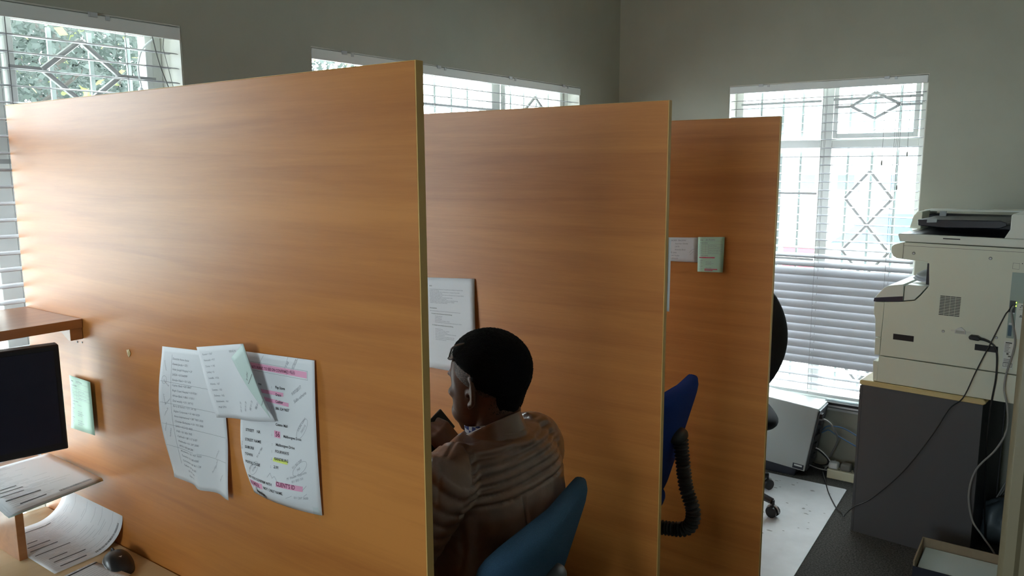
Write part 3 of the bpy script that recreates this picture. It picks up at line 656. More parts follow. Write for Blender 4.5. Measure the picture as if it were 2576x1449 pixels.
# curled page lying on the desk and leaning up the partition
def curl(u, v):
    # u across 0..1 from left edge to the partition (A4 210 mm), v along +X
    s_ = u*.235; x = .100+.297*v
    f0 = .090; R = .085
    y = -.163; x += (.012*(1-u))*v
    if s_ < f0: return V((x, y+s_, ZD+.0015))
    t = (s_-f0)/R; t = min(t, PI/2*.97)
    return V((x+.012*sst(0, 1, (s_-f0)/.12), y+f0+R*math.sin(t)*.86, ZD+.0015+R*(1-math.cos(t))*.95))
class CurlSheet(Sheet):
    def __init__(s): s.W = .235; s.H = .297
    def P(s, u, v, e=0.):
        p = curl(u, v); q = (curl(min(1, u+.01), v)-curl(max(0, u-.01), v)).cross(curl(u, min(1, v+.01))-curl(u, max(0, v-.01))); q.normalize()
        if q.z < 0 or (abs(q.z) < .2 and q.y > 0): q = -q
        return p+q*e
S = CurlSheet(); root = pin('curled_page', 'printed page on the desk curling up against the nearest partition', (.25, -.1, ZD)); S.mesh('sheet', M['paper'], root, 26, 12)
tx = MB(); br = MB(); r = random.Random(9)
for i in range(30):
    v = .1+.028*i; u = .05
    for j in range(r.randint(2, 4)):
        L_ = r.uniform(.08, .25)
        if u+L_ > .95: break
        S.line(tx, [(u, v), (u+L_, v)], .0006); u += L_+.05
for v, u0, u1 in [(.12, .1, .5), (.34, .12, .22), (.42, .08, .3), (.5, .06, .33), (.6, .05, .4), (.74, .1, .28), (.82, .1, .42), (.92, .1, .36)]: S.rect(br, u0, v, u1, v+.012, e=.0008)
for q in range(46): S.rect(br, .45+.0085*q, .935, .45+.0085*q+random.Random(q).uniform(.002, .006), .96, e=.0008)
build('printed_text', tx, M['grey_ink'], root); build('black_bars', br, M['ink'], root)
# form in front of the mouse
S = Sheet((.440, -.165, ZD+.002), (.450, -.092, ZD+.012), (.575, -.075, ZD+.012), (.60, -.165, ZD+.004), (0, 0, 1), lambda u, v: .001)
root = pin('desk_form', 'white form with a black header bar lying in front of the mouse', (.52, -.12, ZD)); S.mesh('sheet', M['paper'], root, 6, 8)
tx = MB(); br = MB(); S.rect(br, .0, .05, 1, .085, e=.0006)
for i in range(14): S.line(tx, [(.08, .14+.06*i), (.75+.2*((i*7) % 3)/3, .14+.06*i)], .0007)
S.text(tx, 'FIRST NAME   SURNAME', .05, .035, .0055, True); build('printed_text', tx, M['grey_ink'], root); build('header_bar', br, M['ink'], root)
# mouse
root = empty('computer_mouse', (.495, -.055, ZD)); tag(root, 'black computer mouse with grey sides on the desk beside the partition', 'mouse')
ma = math.radians(-12); mf = lambda x, y, z: V((.497+x*math.cos(ma)-y*math.sin(ma), -.062+x*math.sin(ma)+y*math.cos(ma), ZD+.001+z))
def mouse_h(t): return .0345*max(0, math.sin(PI*t**.85))**.55
def mouse_w(t): return .0305*max(0, math.sin(PI*t))**.32
def mring(t, kw=1., kh=1.): return [(-.055+.11*t, mouse_w(t)*kw*math.copysign(abs(math.cos(q))**.8, math.cos(q)), mouse_h(t)*kh*math.sin(q)**.8 if 0 < q < PI else 0) for q in [PI*k/16 for k in range(17)]]
ts = [.004, .02, .05, .1, .18, .28, .4, .52, .64, .76, .86, .93, .97, .99, .997]
mb = MB(mf); mb.loft([mring(t) for t in ts]); build('shell', mb, M['blk'], root, smooth=True, angle=70)
mb = MB(mf); mb.loft([[(x, y, min(z, .0125)) for x, y, z in mring(t, 1.03, 1.)] for t in ts[2:9]]); build('side_grip', mb, M['silver'], root, smooth=True, angle=70)
mb = MB(mf); mb.tube([(-.034+.009*math.cos(k), -.001, .0225+.009*math.sin(k)) for k in [2*PI*i/16 for i in range(16)]], .003, 8, True); build('scroll_wheel', mb, M['dgrey'], root, smooth=True)
mb = MB(mf); mb.add([(.02, -.004, .0348), (.027, 0, .0342), (.02, .004, .0348)], [(0, 1, 2)]); build('logo_mark', mb, M['silver'], root)
# ------------------------------------------------------------------ copier on its cupboard
CA = math.radians(-5.4); CU = V((math.cos(CA), math.sin(CA), 0)); CN = V((-math.sin(CA), math.cos(CA), 0)); CO = V((1.561, 2.604, 0))
cx = lambda s, n, z: CO+CU*s+CN*n+V((0, 0, z))
D = .56
root = empty('copier_cupboard', cx(.22, .28, 0)); tag(root, 'charcoal cupboard with pale wooden top carrying the copier', 'cupboard')
build('side_panel', MB(cx).box(.002, .452, 0, .018, .0, .667), M['melamine'], root, bevel=.001)
build('side_panel', MB(cx).box(.002, .452, D, D+.018, .0, .667), M['melamine'], root, bevel=.001)
build('door', MB(cx).box(-.010, .001, .002, .286, .002, .662), M['melamine'], root, bevel=.001)
build('door', MB(cx).box(-.010, .001, .29, D+.016, .002, .662), M['melamine'], root, bevel=.001)
build('back_panel', MB(cx).box(.436, .448, .0185, D-.0005, .0, .667), M['navy'], root)
build('shelf_board', MB(cx).box(.002, .435, .0185, D-.0005, .03, .046), M['melamine'], root)
mb = MB(cx); mb.prism([(-.004, .6675), (.452, .6675), (.462, .675), (.462, .682), (.452, .690), (-.004, .690), (-.010, .685), (-.010, .673)], -.006, D+.024, 'y')
build('top', mb, M['paleedge'], root, bevel=.004)
Z0 = .692
root = empty('photocopier', cx(.3, .28, Z0)); tag(root, 'cream office photocopier standing on the charcoal cupboard', 'photocopier')
SB = .605
body = [(.062, .807), (.066, 1.034), (.135, 1.043), (.18, 1.052), (.2, 1.075), (.219, 1.103), (.228, 1.118), (.222, 1.208), (.215, 1.214), (.122, 1.2185), (.122, 1.287), (SB, 1.287), (SB, .807)]
build('body', MB(cx).prism(body, 0, D, 'y'), M['copier'], root, bevel=.002)
build('lower_tray', MB(cx).prism([(.058, Z0), (.058, .803), (SB, .803), (SB, Z0)], .0, D, 'y'), M['copier'], root, bevel=.002)
build('tray_front', MB(cx).prism([(.041, Z0), (.036, .778), (.055, .779), (.0575, .779), (.0575, Z0)], .002, D-.002, 'y'), M['copier'], root, bevel=.002)
build('upper_tray_front', MB(cx).prism([(.0395, .806), (.038, .879), (.0605, .881), (.0612, .8065)], .001, D-.001, 'y'), M['copier'], root, bevel=.002)
build('front_door', MB(cx).prism([(.0385, .883), (.034, .96), (.026, .985), (.026, 1.031), (.0655, 1.034), (.0612, .884)], .001, D-.001, 'y'), M['copier'], root, bevel=.002)
mb = MB(cx)
for i in range(13):
    z = 1.0835-.0062*i
    for j in range(4): s0 = .272+.0185*j-.0001*i; mb.box(s0, s0+.0172, -.0012, .0008, z-.0028, z)
build('vent_slots', mb, M['blk'], root)
for a, b_ in ((.109, .187), (.406, .484)): build('grip_recess', MB(cx).box(a, b_, -.0012, .001, .882, .906), M['blk'], root)
for s_, z in ((.163, 1.245), (.432, 1.244), (.292, .941), (.475, .941)):
    mb = MB(cx); mb.tube([(s_, -.0014, z), (s_, .001, z)], .0062 if z > 1 else .0055, 14); o = build('screw_recess', mb, mat('screw_shadow', (.22, .23, .19), .5), root)
    mb = MB(cx); mb.tube([(s_, -.0022, z-.0008), (s_, -.001, z-.0008)], .0036, 10); build('screw_head', mb, M['silver'], o)
mb = MB(cx); mb.box(.124, SB-.001, -.0006, .0005, 1.2735, 1.2745); mb.box(.1235, .1246, -.0006, .0005, 1.219, 1.287); mb.box(.506, .528, -.0006, .0005, 1.2315, 1.2322); mb.box(.506, .528, -.0006, .0005, 1.2095, 1.2102); mb.box(.506, .5067, -.0006, .0005, 1.21, 1.232); mb.box(.5275, .528, -.0006, .0005, 1.21, 1.232); mb.tube([(.536, -.001, 1.232), (.536, .001, 1.232)], .0018, 8)
build('seam_lines', mb, M['blk'], root)
# paper output area
build('output_back_wall', MB(cx).box(.128, .2145, .42, D-.004, 1.062, 1.216), mat('output_grey', (.36, .34, .30), .6), root)
build('output_inner', MB(cx).box(.2150, .232, .004, .4, 1.122, 1.2075), M['copier_dark'], root)
o = build('output_tray', MB(cx).prism([(.138, 1.0475), (.178, 1.0555), (.197, 1.079), (.2155, 1.106), (.2205, 1.114), (.150, 1.116), (.139, 1.108)], .0015, .415, 'y'), M['copier_lt'], root, bevel=.002)
mb = MB(cx)
for n0 in (.06, .14, .22, .3): mb.prism([(.150, 1.1165), (.224, 1.1275), (.224, 1.115), (.150, 1.115)], n0, n0+.012, 'y')
build('tray_rib', mb, M['copier_lt'], o)
mb = MB(cx); mb.prism([(.024, 1.034), (.026, 1.049), (.060, 1.094), (.075, 1.104), (.134, 1.1155), (.136, 1.0465), (.066, 1.0365)], .0, .40, 'y')
cp = build('control_panel', mb, M['copier_lt'], root, bevel=.002)
mb = MB(cx); mb.prism([(.0235, 1.0325), (.0255, 1.0485), (.135, 1.066), (.1355, 1.0445), (.066, 1.036)], -.0015, .0005, 'y'); mb.prism([(.0228, 1.0335), (.0252, 1.0485), (.0262, 1.0485), (.0245, 1.0335)], -.001, .4, 'y')
build('dark_lower_band', mb, mat('panel_band', (.03, .027, .05), .4), cp)
mb = MB(cx)
def onp(s_): # height of the panel's sloping top
    pts = [(.026, 1.049), (.060, 1.094), (.075, 1.104), (.134, 1.1155)]
    for (a, za), (b_, zb) in zip(pts, pts[1:]):
        if a <= s_ <= b_: return za+(zb-za)*(s_-a)/(b_-a)
    return 1.1155
for i in range(5):
    for j in range(3):
        s_ = .034+.009*j; n0 = .03+.022*i; mb.add([(s_, n0, onp(s_)+.001), (s_+.006, n0, onp(s_+.006)+.001), (s_+.006, n0+.014, onp(s_+.006)+.001), (s_, n0+.014, onp(s_)+.001)], [(0, 1, 2, 3)])
build('keys', mb, M['dgrey'], cp)
mb = MB(cx); mb.add([(.08, .16, onp(.08)+.001), (.128, .16, onp(.128)+.001), (.128, .34, onp(.128)+.001), (.08, .34, onp(.08)+.001)], [(0, 1, 2, 3)]); build('touch_screen', mb, M['silver'], cp)
# scanner nose, lid, document feeder
build('scanner_nose', MB(cx).prism([(.1225, 1.2868), (.1225, 1.2185), (.100, 1.2205), (.086, 1.2285), (.078, 1.245), (.0765, 1.262), (.082, 1.272), (.100, 1.281)], .0, D, 'y'), M['copier'], root, bevel=.002)
lid = build('platen_lid', MB(cx).prism([(.107, 1.290), (SB, 1.290), (SB, 1.322), (.101, 1.322), (.099, 1.3165)], .0, D, 'y'), M['copier_lt'], root, bevel=.003)
mb = MB(cx); mb.prism([(.245, 1.319), (.345, 1.319), (.335, 1.314), (.325, 1.3065), (.262, 1.3075), (.245, 1.312)], -.0022, .0005, 'y'); build('lid_grip', mb, M['copier_lt'], lid)
build('grip_slot', MB(cx).box(.265, .325, -.0035, -.002, 1.3085, 1.3125), M['blk'], lid)
mb = MB(cx); mb.add([(.136, .012, 1.3228), (.468, .012, 1.3228), (.468, .42, 1.3228), (.118, .42, 1.3228)], [(0, 1, 2, 3)]); mb.add([(.136, .012, 1.3223), (.468, .012, 1.3223), (.468, .42, 1.3223), (.118, .42, 1.3223)], [(3, 2, 1, 0)]); build('output_surface', mb, M['copier_dark'], lid)
build('hinge_cover', MB(cx).prism([(.470, 1.3225), (.487, 1.357), (.487, 1.41), (.494, 1.415), (SB, 1.414), (SB, 1.3225)], .0, D, 'y'), M['copier_lt'], root, bevel=.003)
build('feeder_front', MB(cx).prism([(.066, 1.3225), (.078, 1.376), (.094, 1.397), (.115, 1.398), (.112, 1.3225)], .30, D, 'y'), M['copier'], root, bevel=.003)
build('feeder_body', MB(cx).box(.112, .4865, .42, D-.004, 1.3235, 1.380), M['copier_dark'], root, bevel=.003)
build('feeder_cover', MB(cx).prism([(.09, 1.3985), (.4868, 1.407), (.4868, 1.40), (.09, 1.392)], .43, D, 'y'), M['copier_lt'], root, bevel=.001)
ft = build('feeder_tray', MB(cx).prism([(.152, 1.352), (.149, 1.3765), (.44, 1.383), (.462, 1.376), (.464, 1.364), (.44, 1.352), (.25, 1.346)], .08, .40, 'y'), M['copier_dark'], root, bevel=.003)
mb = MB(cx); mb.prism([(.185, 1.3655), (.186, 1.3775), (.221, 1.382), (.220, 1.368)], .072, .082, 'y'); mb.prism([(.17, 1.377), (.17, 1.398), (.195, 1.399), (.195, 1.377)], .35, .36, 'y'); build('paper_guide', mb, mat('guide_grey', (.33, .39, .41), .4), ft)
mb = MB(cx); mb.box(.205, .235, .4175, .419, 1.332, 1.3345); mb.box(.24, .27, .4175, .419, 1.332, 1.3345); mb.box(.13, .26, .415, .42, 1.328, 1.331); build('sensor_strip', mb, M['dgrey'], ft)
# sheets lying in the output tray
for k in range(3):
    zz = 1.130+.0075*k
    S = Sheet(cx(.158+.004*k, .03+.01*k, zz+.012), cx(.158+.004*k, .25, zz+.012), cx(.2145, .25, zz), cx(.2145, .03+.01*k, zz), (0, 0, 1), lambda u, v: -.008*math.sin(PI*v)+.003*math.sin(PI*u))
    o = tag(empty('output_sheet', cx(.2, .15, zz)), 'curled white printed sheet in the copier output tray', 'paper', 'sheets in the copier output tray'); S.mesh('sheet', M['paper'], o, 8, 8)
# clip, sockets and label on the side
mb = MB(cx); mb.prism([(.333, .9395), (.334, .9535), (.3465, .9635), (.353, .9665), (.3585, .9635), (.3705, .9535), (.3715, .9395)], -.006, .001, 'y'); c_ = build('cable_clip', mb, M['white'], root, bevel=.0015)
build('clip_window', MB(cx).box(.3365, .368, -.0072, -.0055, .9425, .952), mat('clip_grey', (.38, .38, .34), .5), c_)
build('tape_strip', MB(cx).box(.318, .388, -.001, .0005, .9455, .9515), mat('clear_tape', (.66, .67, .60), .2), root)
io = build('port_panel', MB(cx).box(.507, SB-.002, -.0015, .001, .945, 1.197), M['iop'], root, bevel=.0005)
build('port_cover', MB(cx).prism([(.5315, .9455), (.5315, 1.073), (.537, 1.0825), (SB-.002, 1.0825), (SB-.002, .9455)], -.006, .0, 'y'), M['copier_lt'], io, bevel=.001)
for z in (1.0835, 1.0705): build('status_light', MB(cx).prism([(.518, z), (.5295, z+.0018), (.5295, z-.0018)], -.0035, -.001, 'y'), M['led'], io)
build('port_socket', MB(cx).box(.509, .528, -.004, -.001, 1.045, 1.090), M['dgrey'], io)
build('port_socket', MB(cx).box(.511, .523, -.005, -.001, .954, .995), mat('blue_port', (.06, .12, .17), .4), io)
build('port_bracket', MB(cx).box(.512, .527, -.006, -.001, .998, 1.004), M['silver'], io)
build('port_bracket', MB(cx).box(.516, .527, -.006, -.001, 1.040, 1.0445), M['silver'], io)
mb = MB(cx)
def cube2(s_, z, a, b_): mb.box(s_, s_+a, -.0068, -.0058, z, z+b_)
cube2(.546, 1.073, .005, .004); cube2(.542, 1.067, .005, .003); cube2(.551, 1.067, .005, .003); mb.box(.544, .554, -.0068, -.0058, 1.0715, 1.0722)
mb.box(.54, .555, -.0068, -.0058, 1.0585, 1.0593); mb.prism([(.553, 1.0605), (.557, 1.059), (.553, 1.0573)], -.0068, -.0058, 'y')
cube2(.545, 1.034, .006, .004); cube2(.543, 1.030, .011, .003)
for z in (1.000, .983): cube2(.553, z, .009, .004); cube2(.555, z+.005, .005, .002)
ring = [(.561+.0045*math.cos(k*PI/8), -.0063, 1.0195+.0045*math.sin(k*PI/8)) for k in range(16)]; mb.tube(ring, .0005, 5, True)
build('port_icons', mb, mat('icon_grey', (.12, .14, .13), .6), io)
lb = build('rating_label', MB(cx).box(.5025, .5365, -.0014, .0005, .825, .932), mat('label_silver', (.70, .73, .69), .4), root)
mb = MB(cx); rr = random.Random(4)
mb.box(.507, .528, -.0022, -.0012, .924, .9285)
for i in range(16):
    z = .919-.0058*i
    if 5 < i < 10: continue
    if i > 12: continue
    mb.box(.5055, .5055+rr.uniform(.012, .028), -.002, -.0012, z, z+.0017)
mb.box(.513, .520, -.002, -.0012, .880, .887); mb.box(.519, .534, -.002, -.0012, .872, .8765)
for a, b_, c, d_ in ((.5045, .5345, .847, .8485), (.5045, .5345, .833, .8345), (.5045, .5058, .833, .8485), (.5332, .5345, .833, .8485)): mb.box(a, b_, -.002, -.0012, c, d_)
mb.box(.509, .53, -.002, -.0012, .8425, .8438); mb.box(.511, .528, -.002, -.0012, .838, .8392)
build('label_print', mb, mat('label_ink', (.10, .11, .10), .6), lb)
# cables ------------------------------------------------------------
root = empty('mains_cable', cx(.40, -.02, .93)); tag(root, 'thick black power cord plugged into the side of the copier', 'power cord')
mb = MB(cx); mb.prism([(.3855, .931), (.3865, .9385), (.392, .9425), (.415, .9425), (.4235, .937), (.428, .929), (.42, .923), (.39, .925)], -.026, -.0015, 'y'); build('plug', mb, M['blackcab'], root, bevel=.003)
mb = MB(cx); p_ = smoothpath([(.422, -.014, .931), (.44, -.016, .929), (.462, -.017, .920), (.478, -.018, .903), (.486, -.018, .865), (.4885, -.017, .787), (.482, -.016, .70), (.478, -.010, .62), (.474, .02, .5), (.472, .1, .25), (.475, .2, .02)]); mb.tube(p_, [.006-.0025*min(1, i/14) for i in range(len(p_))], 8); build('cord', mb, M['blackcab'], root, smooth=True)
root = empty('network_cable', cx(.5, -.03, .9)); tag(root, 'thin black cable hanging from the copier ports across the cupboard to the floor', 'cable')
pts = [cx(.519, -.008, 1.075), cx(.507, -.012, 1.05), cx(.498, -.02, 1.032), cx(.469, -.03, .942), cx(.425, -.04, .81), cx(.392, -.06, .70)] + [V(p) for p in [(1.905, 2.471, .656), (1.855, 2.476, .541), (1.762, 2.485, .365), (1.65, 2.495, .216), (1.581, 2.502, .156), (1.538, 2.56, .09), (1.512, 2.65, .035), (1.486, 2.747, .008), (1.45, 2.79, .0075), (1.378, 2.947, .0075), (1.33, 3.08, .008), (1.306, 3.124, .04)]]
mb = MB(); mb.tube(smoothpath(pts), .0024, 7); build('cable', mb, M['blackcab'], root, smooth=True)
root = empty('network_cable', cx(.52, -.03, .9)); tag(root, 'grey cable looping from the copier ports down past the back of the cupboard', 'cable')
pts = [cx(.523, -.010, 1.071), cx(.518, -.018, 1.055), cx(.522, -.022, 1.03), cx(.530, -.024, .99), cx(.540, -.024, .94), cx(.536, -.024, .89), cx(.522, -.024, .811), cx(.521, -.03, .748)] + [V(p) for p in [(2.093, 2.503, .688), (2.098, 2.503, .6), (2.069, 2.506, .515), (2.011, 2.511, .42), (1.993, 2.513, .316), (2.011, 2.511, .214), (2.051, 2.507, .157), (2.097, 2.503, .097), (2.13, 2.50, .03), (2.16, 2.5, .006)]]
mb = MB(); mb.tube(smoothpath(pts), .0036, 8); build('cable', mb, M['greycab'], root, smooth=True)
# crumpled bag in the corner behind the cupboard
def crumple(name, c, rx, ry, rz, m, label, cat, seed, amp=.35):
    mb = MB(); mb.ell(c, [(rx, 0, 0), (0, ry, 0), (0, 0, rz)], 28, 18); c = V(c); out = []
    for p in mb.v:
        d_ = V(p)-c; k = 1+amp*(noise.noise(V((d_.x/rx*1.3+seed, d_.y/ry*1.3, d_.z/rz*1.3)))+.5*noise.noise(V((d_.x/rx*3+seed, d_.y/ry*3, d_.z/rz*3))))
        q = c+d_*k; q.z = max(q.z, .004); out.append(q)
    mb.v = out; o = build(name, mb, m, None, (c.x, c.y, .004), smooth=True, angle=60); return tag(o, label, cat)
crumple('plastic_bag', (2.085, 2.86, .085), .075, .10, .10, M['bag'], 'crumpled grey-blue plastic bag on the floor behind the cupboard', 'bag', 3)
mb = MB(); rr = random.Random(8)
for k in range(3):
    y = 2.95+.05*k; mb.tube(smoothpath([(2.03+.02*k, y, .05), (2.08, y-.05, .20-.03*k), (2.13, y, .30-.06*k), (2.15, y+.05, .12), (2.11, y+.03, .006)]), .0028, 6)
o = build('loose_cables', mb, M['greycab'], None, (2.09, 2.98, .003), smooth=True); tag(o, 'tangle of loose cables in the dark gap behind the cupboard', 'cables')
# carton with paper
root = empty('carton', (2.015, 2.155, 0)); tag(root, 'open brown and navy carton on the carpet at the bottom right', 'box')
x0, x1, ya, yb_, h = 1.872, 2.165, 2.045, 2.268, .2
mb = MB(); mb.box(x0, x1, yb_-.006, yb_, .0, h); mb.box(x0, x0+.006, ya+.003, yb_-.006, .0, h); mb.box(x1-.006, x1, ya+.003, yb_-.006, .0, h); mb.box(x0+.006, x1-.006, ya+.003, yb_-.006, 0, .006); build('carton_walls', mb, M['card'], root, bevel=.001)
mb = MB(); mb.box(x0, x1, ya, ya+.003, .0, h-.02); build('navy_front', mb, M['navy'], root, bevel=.0005)
mb = MB(); mb.box(x0+.012, x1-.012, ya+.006, yb_-.012, .0065, .168)
o = build('paper_ream', mb, M['boxpaper'], None, (2.015, 2.155, .0065), bevel=.003); tag(o, 'pale blue ream of paper inside the open carton', 'paper ream')
# mat, tower, power strip
mb = MB(); mb.prism([(.62, 1.95), (1.464, 1.95), (1.440, 3.045), (1.43, 3.052), (.62, 3.04)], .0005, .0035, 'z')
o = build('chair_mat', mb, M['mat'], None, (1.03, 2.5, .0005), bevel=.001); tag(o, 'pale grey floor mat under the dark office chair', 'mat')
mb = MB()
for k in range(26): 
    x = rr.uniform(1.05, 1.42); y = rr.uniform(2.3, 3.0); r_ = rr.uniform(.003, .009); mb.add([(x+r_*1.6*math.cos(q)*rr.uniform(.5, 1.1), y+r_*math.sin(q)*rr.uniform(.5, 1.1), .0039) for q in [2*PI*i/8 for i in range(8)]], [tuple(range(8))])
so_ = build('stains', mb, mat('mat_dirt', (.34, .34, .35), .8), None, (1.03, 2.5, .0005)); so_.parent = o; so_.location = (0, 0, 0)
root = empty('computer_tower', (1.1, 3.15, 0)); tag(root, 'grey desktop computer tower leaning behind the dark office chair', 'computer')
tq = [(.90, .413), (1.278, .379), (1.224, .036), (.85, .066)]
build('case', MB().prism(tq, 3.08, 3.255, 'y'), M['pc'], root, bevel=.004)
build('base_stand', MB().prism([(.86, .001), (.855, .063), (1.183, .040), (1.175, .001)], 3.085, 3.25, 'y'), M['navy'], root, bevel=.003)
rp = build('rear_panel', MB().prism([(1.279, .372), (1.284, .368), (1.232, .04), (1.226, .042)], 3.087, 3.25, 'y'), M['dgrey'], root)
for k, (t, m_) in enumerate([(.9, 0), (.78, 0), (.62, 0), (.55, 0), (.4, 0), (.2, 0)]): 
    x = 1.228+.055*t; mb = MB(); mb.box(x, x+.014, 3.10+.02*(k % 3), 3.135+.02*(k % 3), .04+.33*t-.012, .04+.33*t+.012); build('port', mb, M['blk'], rp)
build('sticker', MB().prism([(1.165, .073), (1.22, .069), (1.217, .043), (1.163, .047)], 3.0785, 3.0801, 'y'), M['navy'], root)
build('sticker_print', MB().prism([(1.172, .069), (1.212, .066), (1.2105, .057), (1.171, .060)], 3.0775, 3.0788, 'y'), M['white'], root)
root = empty('power_strip', (1.39, 3.18, 0)); tag(root, 'cream multi-plug power strip on the floor below the window', 'power strip')
build('body', MB().box(1.318, 1.52, 3.15, 3.21, .002, .050), M['cream'], root, bevel=.004)
mb = MB()
for k in range(3):
    for dx, dy in ((0, .008), (-.012, -.008), (.012, -.008)): mb.tube([(1.36+.06*k+dx, 3.18+dy, .0502), (1.36+.06*k+dx, 3.18+dy, .0507)], .004, 8)
build('socket_holes', mb, M['blk'], root)
def plug(x, m, label, s_=1.):
    o = empty('plug', (x, 3.18, .051)); tag(o, label, 'plug')
    build('plug_body', MB().box(x-.026*s_, x+.026*s_, 3.18-.024, 3.18+.024, .0515, .0515+.036*s_), m, o, bevel=.009, seg=3)
    mb = MB(); mb.tube(smoothpath([(x+.0, 3.202, .07), (x-.005, 3.225, .075), (x-.03, 3.245, .05), (x-.06, 3.25, .012)]), .0032, 7); build('flex', mb, m, o, smooth=True)
plug(1.345, M['white'], 'white plug in the left end of the power strip', .9); plug(1.405, mat('taupe_plug', (.15, .14, .12), .5), 'grey-brown plug in the middle of the power strip'); plug(1.468, M['blackcab'], 'black plug at the right of the power strip')
def cable(name, pts, r_, m, label, group=None):
    mb = MB(); mb.tube(smoothpath(pts), r_, 7); o = build(name, mb, m, None, pts[0], smooth=True); return tag(o, label, 'cable', group)
cable('network_cable', [(1.275, 3.2, .236), (1.29, 3.2, .256), (1.318, 3.2, .266), (1.376, 3.2, .264), (1.447, 3.2, .234), (1.52, 3.2, .19), (1.58, 3.22, .1)], .0035, M['bluecab'], 'blue network cable behind the computer tower, upper of the two')
cable('network_cable', [(1.272, 3.195, .222), (1.29, 3.195, .236), (1.308, 3.195, .243), (1.349, 3.195, .222), (1.45, 3.195, .179), (1.52, 3.2, .14), (1.58, 3.22, .06)], .0035, M['bluecab'], 'blue network cable behind the computer tower, lower of the two')
cable('video_cable', [(1.283, 3.12, .315), (1.30, 3.12, .318), (1.325, 3.13, .30), (1.342, 3.14, .27), (1.35, 3.17, .235), (1.345, 3.22, .18), (1.30, 3.25, .06), (1.29, 3.26, .008)], .005, M['greycab'], 'grey cable with thick plug at the rear top of the computer tower')
cable('power_lead', [(1.24, 3.14, .15), (1.27, 3.15, .14), (1.31, 3.17, .10), (1.315, 3.18, .07), (1.29, 3.19, .05), (1.25, 3.2, .045), (1.22, 3.21, .05)], .004, M['blackcab'], 'black looped lead beside the foot of the computer tower')
cable('power_lead', [(1.24, 3.125, .165), (1.28, 3.135, .15), (1.31, 3.15, .12), (1.33, 3.165, .088)], .003, M['white'], 'white lead from the computer tower to the power strip')
cable('power_lead', [(1.235, 3.13, .06), (1.27, 3.135, .05), (1.30, 3.14, .046), (1.32, 3.145, .044)], .003, M['greycab'], 'pale lead lying between tower foot and power strip')
# router on the sill
root = empty('network_switch', (1.36, 3.28, .343)); tag(root, 'flat black box with a silver front band on the window sill', 'network switch')
build('case', MB().box(1.255, 1.52, 3.262, 3.33, .3425, .372), M['blk'], root, bevel=.003)
build('front_band', MB().box(1.262, 1.515, 3.2605, 3.2625, .348, .358), M['silver'], root)

